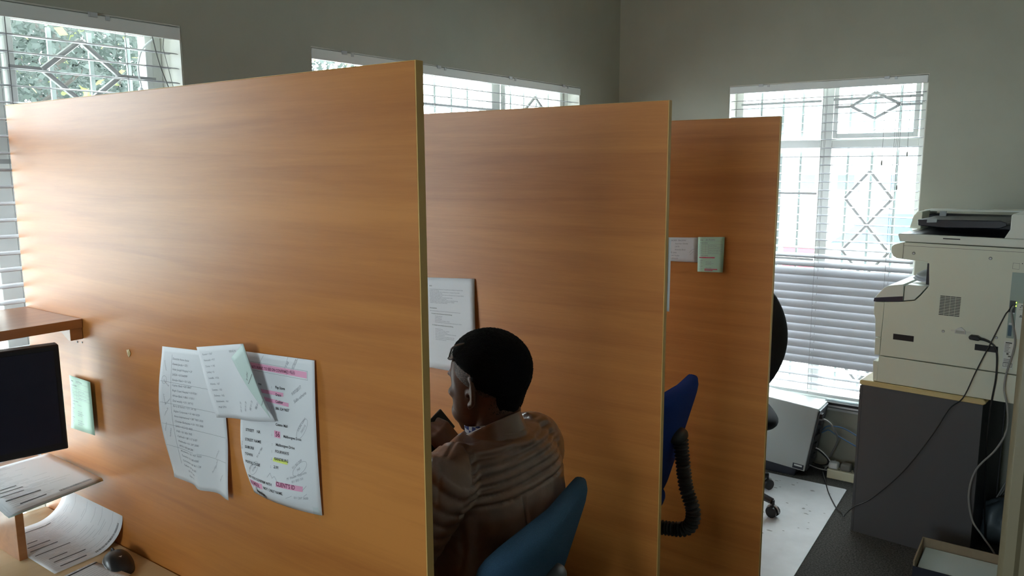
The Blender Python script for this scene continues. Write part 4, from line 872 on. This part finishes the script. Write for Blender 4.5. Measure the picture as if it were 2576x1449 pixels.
# ------------------------------------------------------------------ office chairs
def chair(name, x, y, rz, ztop, fab, label, group, gaiter=True, width=.47, backh=.44, tilt=.18, round_=False, star=.35):
    """built facing -X at the origin, turned by rz"""
    c_, s_ = math.cos(rz), math.sin(rz); f = lambda a, b_, z: V((x+a*c_-b_*s_, y+a*s_+b_*c_, z))
    root = empty(name, (x, y, 0)); tag(root, label, 'chair', group)
    zs = ztop-backh-.0 if not round_ else .46
    zseat = .47
    # backrest: rounded shield, wider on top, padded
    rings = []; nz = 12
    def hw_(t):
        if round_: return width/2*math.sin(PI*(.10+.83*(1-(1-t)**1.15)))**.45*(.80+.2*t)
        return (width/2)*(.66+.34*t)*(1-.5*max(0, (t-.93)/.07)**2*.16)*(1-.35*max(0, (.08-t)/.08)**2)
    for i in range(nz+1):
        t = i/nz; z = ztop-backh+backh*t; hw = hw_(t); xo = .21+tilt*(t-.2)*backh+(.0 if not round_ else .03*math.sin(PI*t)); th = .030*(1-.55*max(0, (t-.9)/.1)**2)*(1-.5*max(0, (.1-t)/.1)**2)
        ring = []
        for k in range(28):
            a = 2*PI*k/28; ca, sa = math.cos(a), math.sin(a)
            yy = hw*math.copysign(abs(sa)**.35, sa); cur = -.045*(yy/(width/2))**2
            ring.append(f(xo+th*math.copysign(abs(ca)**.6, ca)+cur, yy, z))
        rings.append([tuple(p) for p in ring])
    build('backrest', MB().loft(rings), fab, root, smooth=True, sub=1)
    # seat
    rings = []
    for t, g in ((0, .80), (.2, .96), (.5, 1), (.8, .98), (1, .86)):
        rings.append([tuple(f(.235*g*math.copysign(abs(math.cos(a))**.55, math.cos(a))-.02, .235*g*math.copysign(abs(math.sin(a))**.55, math.sin(a)), zseat-.075+.075*t)) for a in [2*PI*k/32 for k in range(32)]])
    build('seat', MB().loft(rings), fab, root, smooth=True, sub=1)
    # back support
    zb = ztop-backh*.42
    xb = .21+tilt*(.58-.2)*backh+.03
    path = smoothpath([f(xb+.012, 0, zb), f(xb+.018, 0, zb-.05), f(xb+.035, 0, zb-.16), f(xb+.062, 0, zb-.24), f(xb+.045, 0, zb-.30), f(xb-.03, 0, zb-.32), f(.1, 0, zseat-.09)], 8)
    if gaiter:
        mb = MB(); L = 0; dense = []
        for a, b_ in zip(path, path[1:]):
            for k in range(4): dense.append(a.lerp(b_, k/4))
        rad = []; acc = 0
        for i, q in enumerate(dense):
            if i: acc += (q-dense[i-1]).length
            rad.append(.0215+.0045*math.sin(acc*2*PI/.0125))
        mb.tube(dense, rad, 12); sup = build('back_support', mb, M['rubber'], root, smooth=True, angle=70)
        mb = MB(); mb.ell(f(xb+.0, 0, zb+.012), [tuple(f(.034, 0, 0)-f(0, 0, 0)), tuple(f(0, .05, 0)-f(0, 0, 0)), (0, 0, .026)], 18, 12); build('bracket', mb, M['rubber'], sup, smooth=True)
    else:
        mb = MB(); mb.tube(path, .018, 8); build('back_support', mb, M['blk'], root, smooth=True)
    build('seat_pan', MB(f).box(-.13, .12, -.13, .13, zseat-.095, zseat-.076), M['blk'], root, bevel=.006)
    mb = MB(f); mb.tube([(0, 0, zseat-.095), (0, 0, .24)], .018, 12); mb.tube([(0, 0, .30), (0, 0, .10)], .027, 12); build('gas_column', mb, M['blk'], root, smooth=True)
    mb = MB(f)
    for k in range(5):
        a = 2*PI*k/5+star; mb.tube([(.02*math.cos(a), .02*math.sin(a), .115), (.27*math.cos(a), .27*math.sin(a), .078)], [.024, .015], 8)
    build('star_base', mb, M['blk'], root, smooth=True)
    for k in range(5):
        a = 2*PI*k/5+star; px, py = .275*math.cos(a), .275*math.sin(a); mb = MB(f)
        for e in (-.014, .014): mb.tube([(px-e*math.sin(a)-.006*math.sin(a)*math.copysign(1, e), py+e*math.cos(a)+.006*math.cos(a)*math.copysign(1, e), .031), (px-e*math.sin(a)+.006*math.sin(a)*math.copysign(1, e), py+e*math.cos(a)-.006*math.cos(a)*math.copysign(1, e), .031)], .026, 16)
        mb.tube([(px, py, .03), (px, py, .085)], .007, 8)
        cs = build('castor', mb, M['blk'], root, smooth=True)
        mb = MB(f); mb.tube([(px+.03*math.cos(q)*math.cos(a), py+.03*math.cos(q)*math.sin(a), .031+.03*math.sin(q)) for q in [PI*j/8 for j in range(9)]], .004, 6); build('castor_hood', mb, M['silver'], cs, smooth=True)
    return root
chair('office_chair', 1.092, .375, math.radians(8), .882, M['fabric'], 'blue office chair the man in the leather jacket is sitting on', 'office chairs', backh=.40, width=.50, tilt=.30)
chair('office_chair', .945, 1.395, math.radians(4), .895, M['fabric_lit'], 'empty blue office chair with ribbed black back support between second and third partitions', 'office chairs', width=.46, tilt=.28)
chair('office_chair', .965, 2.60, math.radians(-60), 1.085, M['fabric3'], 'dark charcoal office chair on the pale floor mat, half hidden by the farthest partition', 'office chairs', gaiter=False, star=.80, width=.48, backh=.5, tilt=.18, round_=True)

# ------------------------------------------------------------------ outside
structure(build('ground_outside', MB().box(-30, 30, -20, 40, -.35, -.25), M['paving']))
def leafcloud(mb, c, rx, ry, rz, n, size, r, squash=1):
    for _ in range(n):
        while True:
            p = V((r.uniform(-1, 1), r.uniform(-1, 1), r.uniform(-1, 1)))
            if .35 < p.length < 1: break
        q = V((c[0]+p.x*rx, c[1]+p.y*ry, c[2]+p.z*rz)); d_ = V((r.uniform(-1, 1), r.uniform(-1, 1), r.uniform(-1, .3))).normalized(); e = d_.cross(V((r.uniform(-1, 1), r.uniform(-1, 1), r.uniform(-1, 1)))).normalized(); s_ = size*r.uniform(.6, 1.2)
        mb.add([tuple(q), tuple(q+d_*s_*.5+e*s_*.28), tuple(q+d_*s_), tuple(q+d_*s_*.5-e*s_*.28)], [(0, 1, 2, 3)])
def tree(x, y, h, cr, n, label, seed, m='leaf'):  # trunk, branches, foliage
    r = random.Random(seed); root = empty('tree', (x, y, -.25)); tag(root, label, 'tree', 'trees outside the left window')
    mb = MB(); mb.tube(smoothpath([(x, y, -.25), (x+.05, y-.05, h*.3), (x-.04, y+.08, h*.55), (x, y, h*.8)]), .09, 9); build('trunk', mb, M['bark'], root, smooth=True)
    mb = MB()
    for k in range(7):
        a = r.uniform(0, 2*PI); mb.tube([(x, y, h*(.35+.06*k)), (x+cr*.7*math.cos(a), y+cr*.7*math.sin(a), h*(.5+.07*k))], [.035, .01], 6)
    build('branches', mb, M['bark'], root, smooth=True)
    mb = MB(); leafcloud(mb, (x, y, h*.62), cr, cr*1.1, h*.42, n, .065, r); build('foliage', mb, M[m], root)
    mb = MB(); leafcloud(mb, (x+.2, y, h*.66), cr, cr, h*.4, n//50, .10, r); build('young_leaves', mb, M['leaf2'], root)
tree(-4.1, 1.35, 4.6, 1.22, 15000, 'leafy green tree outside the left window, nearest its left side', 1)
tree(-4.3, 4.1, 4.8, 1.22, 15000, 'leafy green tree outside the left window, nearest its right side', 2)
tree(-7.0, 3.4, 5.6, 1.3, 15000, 'tall leafy tree farthest behind the left window bars', 3)
root = empty('hedge', (-9.3, 3, -.25)); tag(root, 'dense dark hedge behind the trees outside the left window', 'hedge')
mb = MB(); leafcloud(mb, (-9.5, 2.5, 2.4), .5, 6.5, 2.7, 14000, .24, random.Random(11)); build('foliage', mb, M['leaf'], root)
mb = MB()
for k in range(7): mb.tube([(-9.3, -3+1.8*k, -.25), (-9.3, -3+1.8*k, 3.2)], .06, 6)
build('stems', mb, M['bark'], root)
structure(build('boundary_wall', MB().box(-10.2, -10.0, -8, 10, -.25, 1.9), M['facade']))
root = empty('building', (-2, 15, -.25)); tag(root, 'white building with pale cyan sheeting beyond the far window', 'building')
build('wall', MB().box(-10, 7, 15, 19, -.25, 2.12), M['facade'], root)
mb = MB()
for k in range(23): mb.box(-9.9+.72*k, -9.9+.72*k+.5, 14.93, 14.99, 2.13, 2.76)
build('cyan_sheeting', mb, M['cyan'], root)
build('parapet', MB().box(-10, 7, 15, 15.2, 2.12, 2.78), M['facade'], root)
for k in range(6): build('window', MB().box(-4.3+.72*k, -4.3+.72*k+.3, 14.95, 14.99, 1.12, 1.4), M['glassdark'], root)
def car(x, y, label):
    root = empty('parked_car', (x, y, -.25)); tag(root, label, 'car'); g = -.25
    pr = [(x-1.9, g+.35), (x-1.85, g+.78), (x-1.1, g+.92), (x-.6, g+1.38), (x+.7, g+1.42), (x+1.35, g+.98), (x+1.95, g+.9), (x+2.0, g+.35)]
    build('body', MB().prism(pr, y, y+1.6, 'y'), M['carpaint'], root, bevel=.06, seg=3)
    mb = MB(); mb.prism([(x-.95, g+.95), (x-.52, g+1.3), (x+.62, g+1.33), (x+1.12, g+1.0)], y-.01, y+1.61, 'y'); build('side_windows', mb, M['glassdark'], root)
    for wx in (x-1.25, x+1.3):
        for wy in (y-.02, y+1.42): mb = MB(); mb.tube([(wx, wy, g+.31), (wx, wy+.2, g+.31)], .31, 20); build('wheel', mb, M['rubber'], root, smooth=True)
car(.95, 8.6, 'grey car with dark glass parked outside the far window')
root = empty('barrier_board', (-.3, 8, -.25)); tag(root, 'small red and white board outside the far window, low down', 'sign')
build('board', MB().box(-.36, -.02, 7.98, 8.0, .45, .70), M['redboard'], root); build('white_stripe', MB().box(-.36, -.02, 7.975, 7.98, .545, .60), M['white'], root)
build('post', MB().box(-.21, -.17, 8.0, 8.03, -.25, .7), M['silver'], root)
# ------------------------------------------------------------------ the seated man
def remesh(mb, voxel, smooth_it=2, fac=.5):
    me = bpy.data.meshes.new('form'); me.from_pydata([tuple(p) for p in mb.v], [], mb.f)
    bm = bmesh.new(); bm.from_mesh(me); bmesh.ops.recalc_face_normals(bm, faces=bm.faces[:]); bm.to_mesh(me); bm.free()
    o = bpy.data.objects.new('form', me); COL.objects.link(o)
    r = o.modifiers.new('remesh', 'REMESH'); r.mode = 'VOXEL'; r.voxel_size = voxel; r.adaptivity = 0
    s_ = o.modifiers.new('smooth', 'SMOOTH'); s_.factor = fac; s_.iterations = smooth_it
    dg = bpy.context.evaluated_depsgraph_get(); dg.update(); e = o.evaluated_get(dg); m2 = bpy.data.meshes.new_from_object(e)
    out = MB(); out.v = [v.co.copy() for v in m2.vertices]; out.f = [tuple(p.vertices) for p in m2.polygons]
    out.n = [v.normal.copy() for v in m2.vertices]
    bpy.data.objects.remove(o); bpy.data.meshes.remove(me); bpy.data.meshes.remove(m2); return out
HS = .94; HC_ = V((1.197, .440, 1.116)); HY = math.radians(-2); HP = math.radians(4)
hf = V((-math.cos(HY)*math.cos(HP), -math.sin(HY)*math.cos(HP), -math.sin(HP))); hl = V((math.sin(HY), -math.cos(HY), 0)); hu = hl.cross(hf)*-1
if hu.z < 0: hu = -hu
def hd(f, l, u): return HC_+(hf*f+hl*l+hu*u)*HS
def hell(mb, c, rf, rl, ru, n=20, m=14): mb.ell(hd(*c), [hf*rf*HS, hl*rl*HS, hu*ru*HS], n, m)
mb = MB()
hell(mb, (-.006, 0, .042), .098, .075, .084, 28, 20)
rings = []
for u, fb, fm, hw, p_ in [(.085, -.03, .080, .050, .8), (.062, -.03, .088, .064, .75), (.036, -.03, .089, .069, .7), (.012, -.03, .084, .072, .68), (-.015, -.028, .083, .0725, .66), (-.04, -.026, .083, .070, .66), (-.062, -.020, .084, .063, .72), (-.085, -.008, .082, .054, .75), (-.102, .012, .080, .042, .82), (-.112, .03, .074, .028, .95)]:
    c = (fb+fm)/2; h_ = (fm-fb)/2; ring = []
    for k in range(28):
        a = 2*PI*k/28; ring.append(tuple(hd(c+h_*math.copysign(abs(math.cos(a))**p_, math.cos(a)), hw*math.copysign(abs(math.sin(a))**.9, math.sin(a)), u)))
    rings.append(ring)
mb.loft(rings)
for s_ in (-1, 1):
    hell(mb, (.078, .03*s_, .036), .010, .028, .009); hell(mb, (.055, .0535*s_, -.006), .026, .017, .016); hell(mb, (.092, .014*s_, -.030), .012, .010, .009, 12, 8)
    hell(mb, (.045, .05*s_, -.055), .035, .013, .03)
    # ear
    e0 = lambda q, r: hd(-.008-.4*r*.0-r*math.cos(q)*.62*1-.0, (.0775+.011*(.5-.5*math.cos(q)))*s_, .002+r*math.sin(q))
    mb.tube([hd(-.006-.017*math.sin(q)-.002, (.077+.012*math.sin(q))*s_, .004+.031*math.cos(q)) for q in [-.45+(PI+.35)*k/16 for k in range(17)]], .0052, 8)
    hell(mb, (-.014, .079*s_, .002), .010, .005, .027, 12, 8); hell(mb, (-.004, .079*s_, -.027), .008, .006, .011, 12, 8); hell(mb, (.004, .0775*s_, -.004), .005, .006, .009, 10, 8)
rings = []
for u, fm, hw in [(.028, .094, .008), (.005, .097, .010), (-.012, .103, .013), (-.022, .109, .016), (-.032, .105, .016), (-.038, .095, .012)]:
    rings.append([tuple(hd(.088+(fm-.088)*math.cos(a), hw*math.sin(a), u)) for a in [2*PI*k/12 for k in range(12)]])
mb.loft(rings)
hell(mb, (.086, 0, -.052), .013, .024, .0065); hell(mb, (.085, 0, -.064), .013, .021, .0075); hell(mb, (.072, 0, -.094), .016, .020, .014)
neck = [hd(-.018, 0, .0), hd(-.018, 0, -.05), hd(-.020, 0, -.09), V((1.218, .43, 1.0)), V((1.228, .425, .93))]
mb.tube(neck, [.058, .054, .053, .056, .080], 20)
# inner trunk, arms and legs of the body
CY = .42
def trunk(mb, k, zlo):
    rs = []
    for z, c_, hd_, hw in [(.475, 1.165, .125, .185), (.56, 1.18, .13, .185), (.66, 1.205, .128, .185), (.76, 1.222, .128, .180), (.85, 1.228, .125, .186), (.92, 1.228, .118, .188), (.965, 1.226, .103, .178), (1.0, 1.228, .082, .150), (1.022, 1.232, .068, .105)]:
        if z < zlo: continue
        rs.append([(c_+hd_*k*math.copysign(abs(math.cos(a))**.8, math.cos(a)), CY+hw*k*math.copysign(abs(math.sin(a))**.8, math.sin(a)), z) for a in [2*PI*i/32 for i in range(32)]])
    mb.loft(rs)
trunk(mb, .86, 0)
armL = [V((1.235, .222, .955)), V((1.19, .170, .86)), V((1.085, .165, .745)), V((.98, .20, .728)), V((.83, .27, .735))]
armR = [V((1.225, .585, .945)), V((1.17, .640, .85)), V((1.05, .675, .755)), V((.985, .655, .785)), V((.945, .635, .83))]
for A_ in (armL, armR): mb.tube(smoothpath(A_, 4), [.05]*5+[.044]*5+[.040]*4+[.030]*3, 14)
mb.tube(smoothpath([V((1.15, .33, .56)), V((.95, .32, .565)), V((.72, .315, .53)), V((.715, .315, .42)), V((.75, .315, .12))], 4), [.08]*5+[.066]*4+[.055]*4+[.042]*4, 14)
mb.tube(smoothpath([V((1.15, .51, .56)), V((.95, .52, .565)), V((.72, .525, .53)), V((.715, .525, .42)), V((.75, .525, .12))], 4), [.08]*5+[.066]*4+[.055]*4+[.042]*4, 14)
def hand(mb, w_, d, up_, side, curlk):
    """w_ wrist, d pointing along the palm, up_ back of the hand, side = direction of the thumb"""
    d = d.normalized(); side = (side-d*side.dot(d)).normalized(); bk_ = up_-d*up_.dot(d); bk_ = (bk_-side*bk_.dot(side)).normalized()
    P = lambda a, b_, c: w_+d*a+side*b_+bk_*c
    rs = []
    for a, hw, ht in [(-.012, .026, .020), (.012, .031, .020), (.045, .040, .017), (.078, .041, .014), (.092, .038, .011)]:
        rs.append([tuple(P(a, hw*math.cos(q), ht*math.sin(q))) for q in [2*PI*i/18 for i in range(18)]])
    mb.loft(rs)
    for i, (b0, L_) in enumerate([(.031, .072), (.0105, .080), (-.0105, .074), (-.031, .058)]):
        pts = [P(.075, b0*.92, 0)]; ang = .0; pos = V((.088, b0, 0))
        pts.append(P(*pos))
        for s_, k in ((.46, .9), (.3, 1.15), (.24, .8)):
            ang += k*curlk; pos = pos+V((L_*s_*math.cos(ang), 0, -L_*s_*math.sin(ang))); pts.append(P(*pos))
        mb.tube(pts, [.0092, .0094, .0086, .0080, .0062], 10)
        mb.ell(pts[-1], [d*.006, side*.006, bk_*.006], 10, 6)
    tp_ = [P(.018, .026, -.004), P(.04, .048, -.014), P(.066, .053, -.030), P(.088, .044, -.042)]
    mb.tube(tp_, [.013, .0115, .0098, .0075], 10); mb.ell(tp_[-1], [d*.007, side*.007, bk_*.007], 10, 6)
    return P
PR = hand(mb, V((.945, .635, .835)), V((-.35, -.30, .62)), V((.75, .25, .45)), V((-.1, -.9, -.3)), .95)
PL = hand(mb, V((.83, .27, .738)), V((-1, .25, -.10)), V((0, 0, 1)), V((.1, 1, 0)), .28)
body = remesh(mb, .0042, 3, .5)
man = build('person', body, M['skin'], None, (1.18, .42, .0), smooth=True, angle=80)
tag(man, 'man in a brown leather jacket seated on the blue chair, facing the window', 'person')
# hair: thick cap, thinner towards temples and nape
def dirs(nu, nv): return [(2*PI*i/nu, -PI/2+PI*j/nv) for j in range(nv+1) for i in range(nu)]
def hairshell(thick, rough, nu=90, nv=60):
    vs = []
    for j in range(nv+1):
        for i in range(nu):
            a, t = 2*PI*i/nu, -PI/2+PI*j/nv
            dv = V((math.cos(a)*math.cos(t), math.sin(a)*math.cos(t), math.sin(t)))
            p = V((-.006+.098*dv.x, .075*dv.y, .042+.084*dv.z)); k = thick(p, dv)
            n_ = V((dv.x/.098, dv.y/.075, dv.z/.084)).normalized()
            p = p+n_*k
            q = hd(p.x, p.y, p.z)
            if k > 0: q = q+hd(n_.x, n_.y, n_.z).__sub__(HC_).normalized()*rough*noise.noise(q*260)
            vs.append(tuple(q))
    fs = [(j*nu+i, j*nu+(i+1) % nu, (j+1)*nu+(i+1) % nu, (j+1)*nu+i) for j in range(nv) for i in range(nu)]
    m_ = MB(); m_.add(vs, fs); return m_
def th_main(p, dv):
    f, l, u = p
    lim = .085-1.15*max(0, f-.02)*0
    m_ = sst(-.020, .034, u+.55*max(0, -f-.02)) if f < -.01 else sst(.022+.42*max(0, f+.01), .062+.42*max(0, f+.01), u)
    front = 1-sst(.060, .076, f+.18*abs(l)) if u < .118 else 1-sst(.075, .09, f)
    return -.010+.0245*m_*front*(.75+.25*sst(.0, .1, u)) if m_*front > .02 else -.010
def th_fade(p, dv):
    f, l, u = p
    ok = sst(-.058, -.045, u+.1*max(0, -f)) if f < -.02 else sst(.004+.55*max(0, f-.005), .016+.55*max(0, f-.005), u)
    fr = 1-sst(.066, .078, f+.12*abs(l))
    return -.008+.0102*ok*fr
build('hair', hairshell(th_main, .0022), M['hair'], man, smooth=True, angle=80)
build('temple_hair', hairshell(th_fade, .0003), M['stub'], man, smooth=True, angle=80)
# short fade down the nape
mb = MB(); rs = []
for u, fb, hw in [(.03, -.1035, .055), (-.005, -.0985, .056), (-.026, -.088, .050), (-.042, -.0775, .040), (-.058, -.0735, .022)]:
    rs.append([tuple(hd(fb+.034*(math.sin(q)/1)**2*(hw/.055)**2+0*q, hw*math.sin(q), u)) for q in [-PI/2*.95+PI*.95*k/14 for k in range(15)]])
mbn = MB(); n_ = 15
mbn.add([p for r_ in rs for p in r_], [(i*n_+j, i*n_+j+1, (i+1)*n_+j+1, (i+1)*n_+j) for i in range(4) for j in range(14)])
o = build('nape_hair', mbn, M['hair'], man, smooth=True); sm_ = o.modifiers.new('thickness', 'SOLIDIFY'); sm_.thickness = .006
mb = MB(); hell(mb, (.078, 0, -.101), .014, .018, .011, 16, 10); build('beard', mb, M['hair'], man, smooth=True)
for s_ in (-1, 1):
    mb = MB(); hell(mb, (.0765, .031*s_, .012), .0115, .0125, .0095, 14, 10); e_ = build('eye', mb, M['white'], man, smooth=True)
    mb = MB(); hell(mb, (.085, .031*s_, .012), .004, .0058, .0058, 12, 8); build('iris', mb, M['blk'], e_, smooth=True)
    mb = MB(); mb.tube([hd(.0870, .012*s_, .036), hd(.0855, .030*s_, .0405), hd(.0735, .047*s_, .036)], [.0018, .0024, .0014], 8); build('eyebrow', mb, M['hair'], man, smooth=True)
# short loose strands that break the hair's outline and fade it out towards the nape
fz = MB(); rr = random.Random(21)
def strand(p, n_, L_, w_=.0009):
    t_ = n_.cross(V((rr.uniform(-1, 1), rr.uniform(-1, 1), rr.uniform(-1, 1)))).normalized(); d_ = (n_+t_*rr.uniform(-.9, .9)).normalized()
    fz.add([tuple(p-t_*w_), tuple(p+t_*w_), tuple(p+d_*L_)], [(0, 1, 2)])
def onhead(a, t, ex):
    dv = V((math.cos(a)*math.cos(t), math.sin(a)*math.cos(t), math.sin(t))); p = V((-.006+.098*dv.x, .075*dv.y, .042+.084*dv.z)); n_ = V((dv.x/.098, dv.y/.075, dv.z/.084)).normalized()
    k = max(0, th_main(p, dv)); q = p+n_*(k+ex); N_ = (hd(q.x+n_.x, q.y+n_.y, q.z+n_.z)-hd(q.x, q.y, q.z)).normalized(); return p, k, hd(q.x, q.y, q.z), N_
for _ in range(5200):
    p, k, q, N_ = onhead(rr.uniform(0, 2*PI), math.asin(rr.uniform(-.75, 1)), -.001)
    if k > .002: strand(q, N_, rr.uniform(.0016, .0034))
    elif p.x < .01 and -.05 < p.z < .03: strand(q, N_, rr.uniform(.0015, .003))
for _ in range(2600):
    u = -.075+.085*rr.random()**.7; w_ = .062*min(1, .35+(u+.078)/.05); q_ = rr.gauss(0, .5)
    p = hd(-.0880+min(.018, .45*max(0, -.012-u))+.036*(1-math.cos(q_))*1.15, w_*math.sin(q_)*.98, u)
    strand(p, (hu*-.8-hf*math.cos(q_)+hl*math.sin(q_)).normalized(), rr.uniform(.0015, .0035), .0011)
o = build('loose_strands', fz, M['hair'], man); o['kind'] = 'stuff'
# jacket
mb = MB(); trunk(mb, 1.0, 0)
mb.tube(smoothpath([V((1.212, .31, .965))]+armL[:4]+[V((.90, .235, .734))], 5), [.068]*4+[.070]*6+[.063]*6+[.056]*5+[.047]*5, 20)
mb.tube(smoothpath([V((1.222, .53, .965))]+armR[:4]+[V((.955, .64, .815))], 5), [.068]*4+[.068]*6+[.062]*6+[.054]*5+[.046]*5, 20)
# collar: leaning ring, high at the nape, low at the throat
def ring_c(t, rr_, dx=0):
    lo = [V((1.222, .426, .995)), V((1.209, .430, 1.034))]
    c = lo[0].lerp(lo[1], t); out = []
    for k in range(32):
        a = 2*PI*k/32; x = math.cos(a); y = math.sin(a); out.append(c+V((x*rr_*1.02, y*rr_*1.0, (x*.036)+0)))
    return out
mb.loft([[tuple(p) for p in ring_c(-.5, .092)], [tuple(p) for p in ring_c(.1, .070)], [tuple(p) for p in ring_c(.5, .063)]])
jk = remesh(mb, .0045, 6, .5)
def groove(d, w_, dep): return -dep*math.exp(-(d/w_)**2)
def seg(p, a, b_):
    ax, ay = a; bx, by = b_; px, py = p; dx, dy = bx-ax, by-ay; t = max(0, min(1, ((px-ax)*dx+(py-ay)*dy)/(dx*dx+dy*dy))); return math.hypot(px-ax-dx*t, py-ay-dy*t)
for i, (p, n) in enumerate(zip(jk.v, jk.n)):
    k = 0.; Y, Z, X = p.y, p.z, p.x
    wr = noise.noise(V((X*9, Y*9, Z*16)))*.0035+noise.noise(V((X*26+4, Y*26, Z*40)))*.0016
    # long drape folds below the seam
    if Z < .90: wr += .0055*sst(.90, .80, Z)*math.sin(38*(Z+.35*Y)+2.5*noise.noise(V((X*5, Y*5, Z*5))))*sst(.0, .5, abs(n.x)+.2)
    back = sst(.05, .35, n.x)
    armseam = .222+.045*sst(1.0, .86, Z)*0
    if back > 0 and .205 < Y < .62:
        back *= sst(.60, .55, Y) if Z > .93 else 1
        # raglan yoke and its horizontal quilting
        rag = (Y-.232)-(Z-.965)*1.0
        inside = sst(-.004, .006, rag)
        for q in range(7):
            zq = .925+.0165*q
            if q: k += groove(Z-zq-.004*math.sin(PI*(Y-.23)/.4), .0028, .0040)*back*inside
        k += .0036*back*inside*abs(math.sin(PI*(Z-.925)/.0165))*sst(.92, .93, Z)
        k += groove(seg((Y, Z), (.232, .965), (.335, 1.065)), .0032, .005)*back
        k += groove(Z-.922-.004*math.sin(PI*(Y-.22)/.4), .0030, .0050)*back
        if Z < .922: k += groove(Y-.36-.16*(.922-Z), .0030, .0045)*back
    # diagonal quilting over the left shoulder
    if Y < .33 and Z > .93 and n.z > .15:
        for q in range(5): k += groove((X-1.10-.034*q)+.5*(Y-.25), .003, .0035)*sst(.15, .4, n.z)*sst(.34, .31, Y)
    # padded ribs on the upper sleeves
    for A_, sgn in ((armL, 1),):
        ax_ = (A_[2]-A_[0]).normalized(); s_ = (p-A_[0]).dot(ax_); dd = (p-A_[0]-ax_*s_).length
        if Y < .245 and dd < .165 and Z < 1.03:
            wgt = sst(.247, .225, Y)
            if -.055 < s_ < .20: k += .0070*(abs(math.sin(PI*(s_-.015)/.026))**.55-.6)*wgt
            k += groove(Y-.236+.10*(Z-.9), .0035, .0050)*sst(-.02, .02, s_)
    jk.v[i] = p+n*(k+wr)
jo = build('jacket', jk, M['leather'], man, smooth=True, angle=80)
mb = MB(); mb.loft([[tuple(p) for p in ring_c(.05, .0735)], [tuple(p) for p in ring_c(.5, .0685)], [tuple(p) for p in ring_c(.95, .0665)], [tuple(p) for p in ring_c(1.1, .064)], [tuple(p) for p in ring_c(.95, .061)], [tuple(p) for p in ring_c(.3, .060)]], cap=False)
cl_ = build('collar', mb, M['leather'], jo, smooth=True, sub=1)
mb = MB(); mb.loft([[tuple(p+V((0, 0, .000-.012*math.cos(2*PI*k/32)))) for k, p in enumerate(ring_c(.7, .0600))], [tuple(p+V((0, 0, .010-.022*math.cos(2*PI*k/32)))) for k, p in enumerate(ring_c(1.0, .0600))], [tuple(p+V((0, 0, .010-.022*math.cos(2*PI*k/32)))) for k, p in enumerate(ring_c(1.0, .0585))], [tuple(p+V((0, 0, .000-.012*math.cos(2*PI*k/32)))) for k, p in enumerate(ring_c(.6, .0585))]], cap=False)
build('shirt_collar', mb, M['check'], man, smooth=True)
for A_, w_ in ((armL, V((.895, .238, .734))), (armR, V((.953, .640, .818)))):
    d_ = (A_[4]-A_[3]).normalized(); mb = MB(); mb.tube([w_-d_*.012, w_+d_*.018], [.0475, .045], 18); build('cuff', mb, M['leather'], jo, smooth=True)
for y in (.32, .52):
    mb = MB(); mb.tube(smoothpath([V((1.14, y+.01, .56)), V((.95, y, .567)), V((.72, y, .53)), V((.712, y, .42)), V((.745, y, .11))], 5), [.092]*6+[.076]*5+[.066]*5+[.06]*5, 18); build('trouser_leg', mb, M['trousers'], man, smooth=True)
    mb = MB(); mb.loft([[(x, y+wd*math.cos(q), max(.002, .004+h*max(0, math.sin(q))+(.002 if math.sin(q) < 0 else 0))) for q in [2*PI*k/16 for k in range(16)]] for x, h, wd in [(.80, .07, .03), (.77, .095, .038), (.72, .10, .04), (.66, .065, .045), (.58, .045, .045), (.53, .03, .03)]]); build('shoe', mb, M['shoe'], man, smooth=True)
# phone in his hand
ph = empty('mobile_phone', PR(.085, 0, -.03)); tag(ph, 'small dark phone held in the seated man\'s raised hand', 'phone')
q = lambda a, b_, c: PR(.085+a, b_, c-.026)
build('phone_body', MB(q).box(-.03, .036, -.062, .058, -.0055, .0035), M['blk'], ph, bevel=.003)
# glasses pushed up into the hair
gl_ = empty('glasses', hd(.07, 0, .075)); tag(gl_, 'grey framed glasses pushed up on the seated man\'s hair', 'glasses')
for s_ in (-1, 1):
    rs = []
    for k in range(20):
        a = 2*PI*k/20; l_ = .037+.028*math.cos(a); u_ = .094+.018*math.sin(a)-.012*(l_/.06)**2
        rs.append(tuple(hd(.100-.030*max(0, l_-.012)/.055-.022*(u_-.075)/.03-.02*max(0, l_-.045)/.02, l_*s_, u_)))
    mb = MB(); mb.tube(rs, .0015, 6, True); fr_ = build('lens_rim', mb, M['dgrey'], gl_, smooth=True)
    c_ = sum((V(r_) for r_ in rs), V())/20; mb = MB(); mb.add(rs+[tuple(c_)], [(k, (k+1) % 20, 20) for k in range(20)]); build('lens', mb, M['lens'], fr_, smooth=True)
    mb = MB(); mb.tube(smoothpath([hd(.060, .066*s_, .082), hd(.050, .0725*s_, .094), hd(.040, .0745*s_, .105), hd(.024, .062*s_, .112), hd(.0, .050*s_, .112)]), [.0026]*10+[.0022]*15, 8); build('temple_arm', mb, M['lens'], gl_, smooth=True)
mb = MB(); mb.tube([hd(.086, .010, .098), hd(.087, 0, .101), hd(.086, -.010, .098)], .0016, 6); build('bridge', mb, M['dgrey'], gl_, smooth=True)
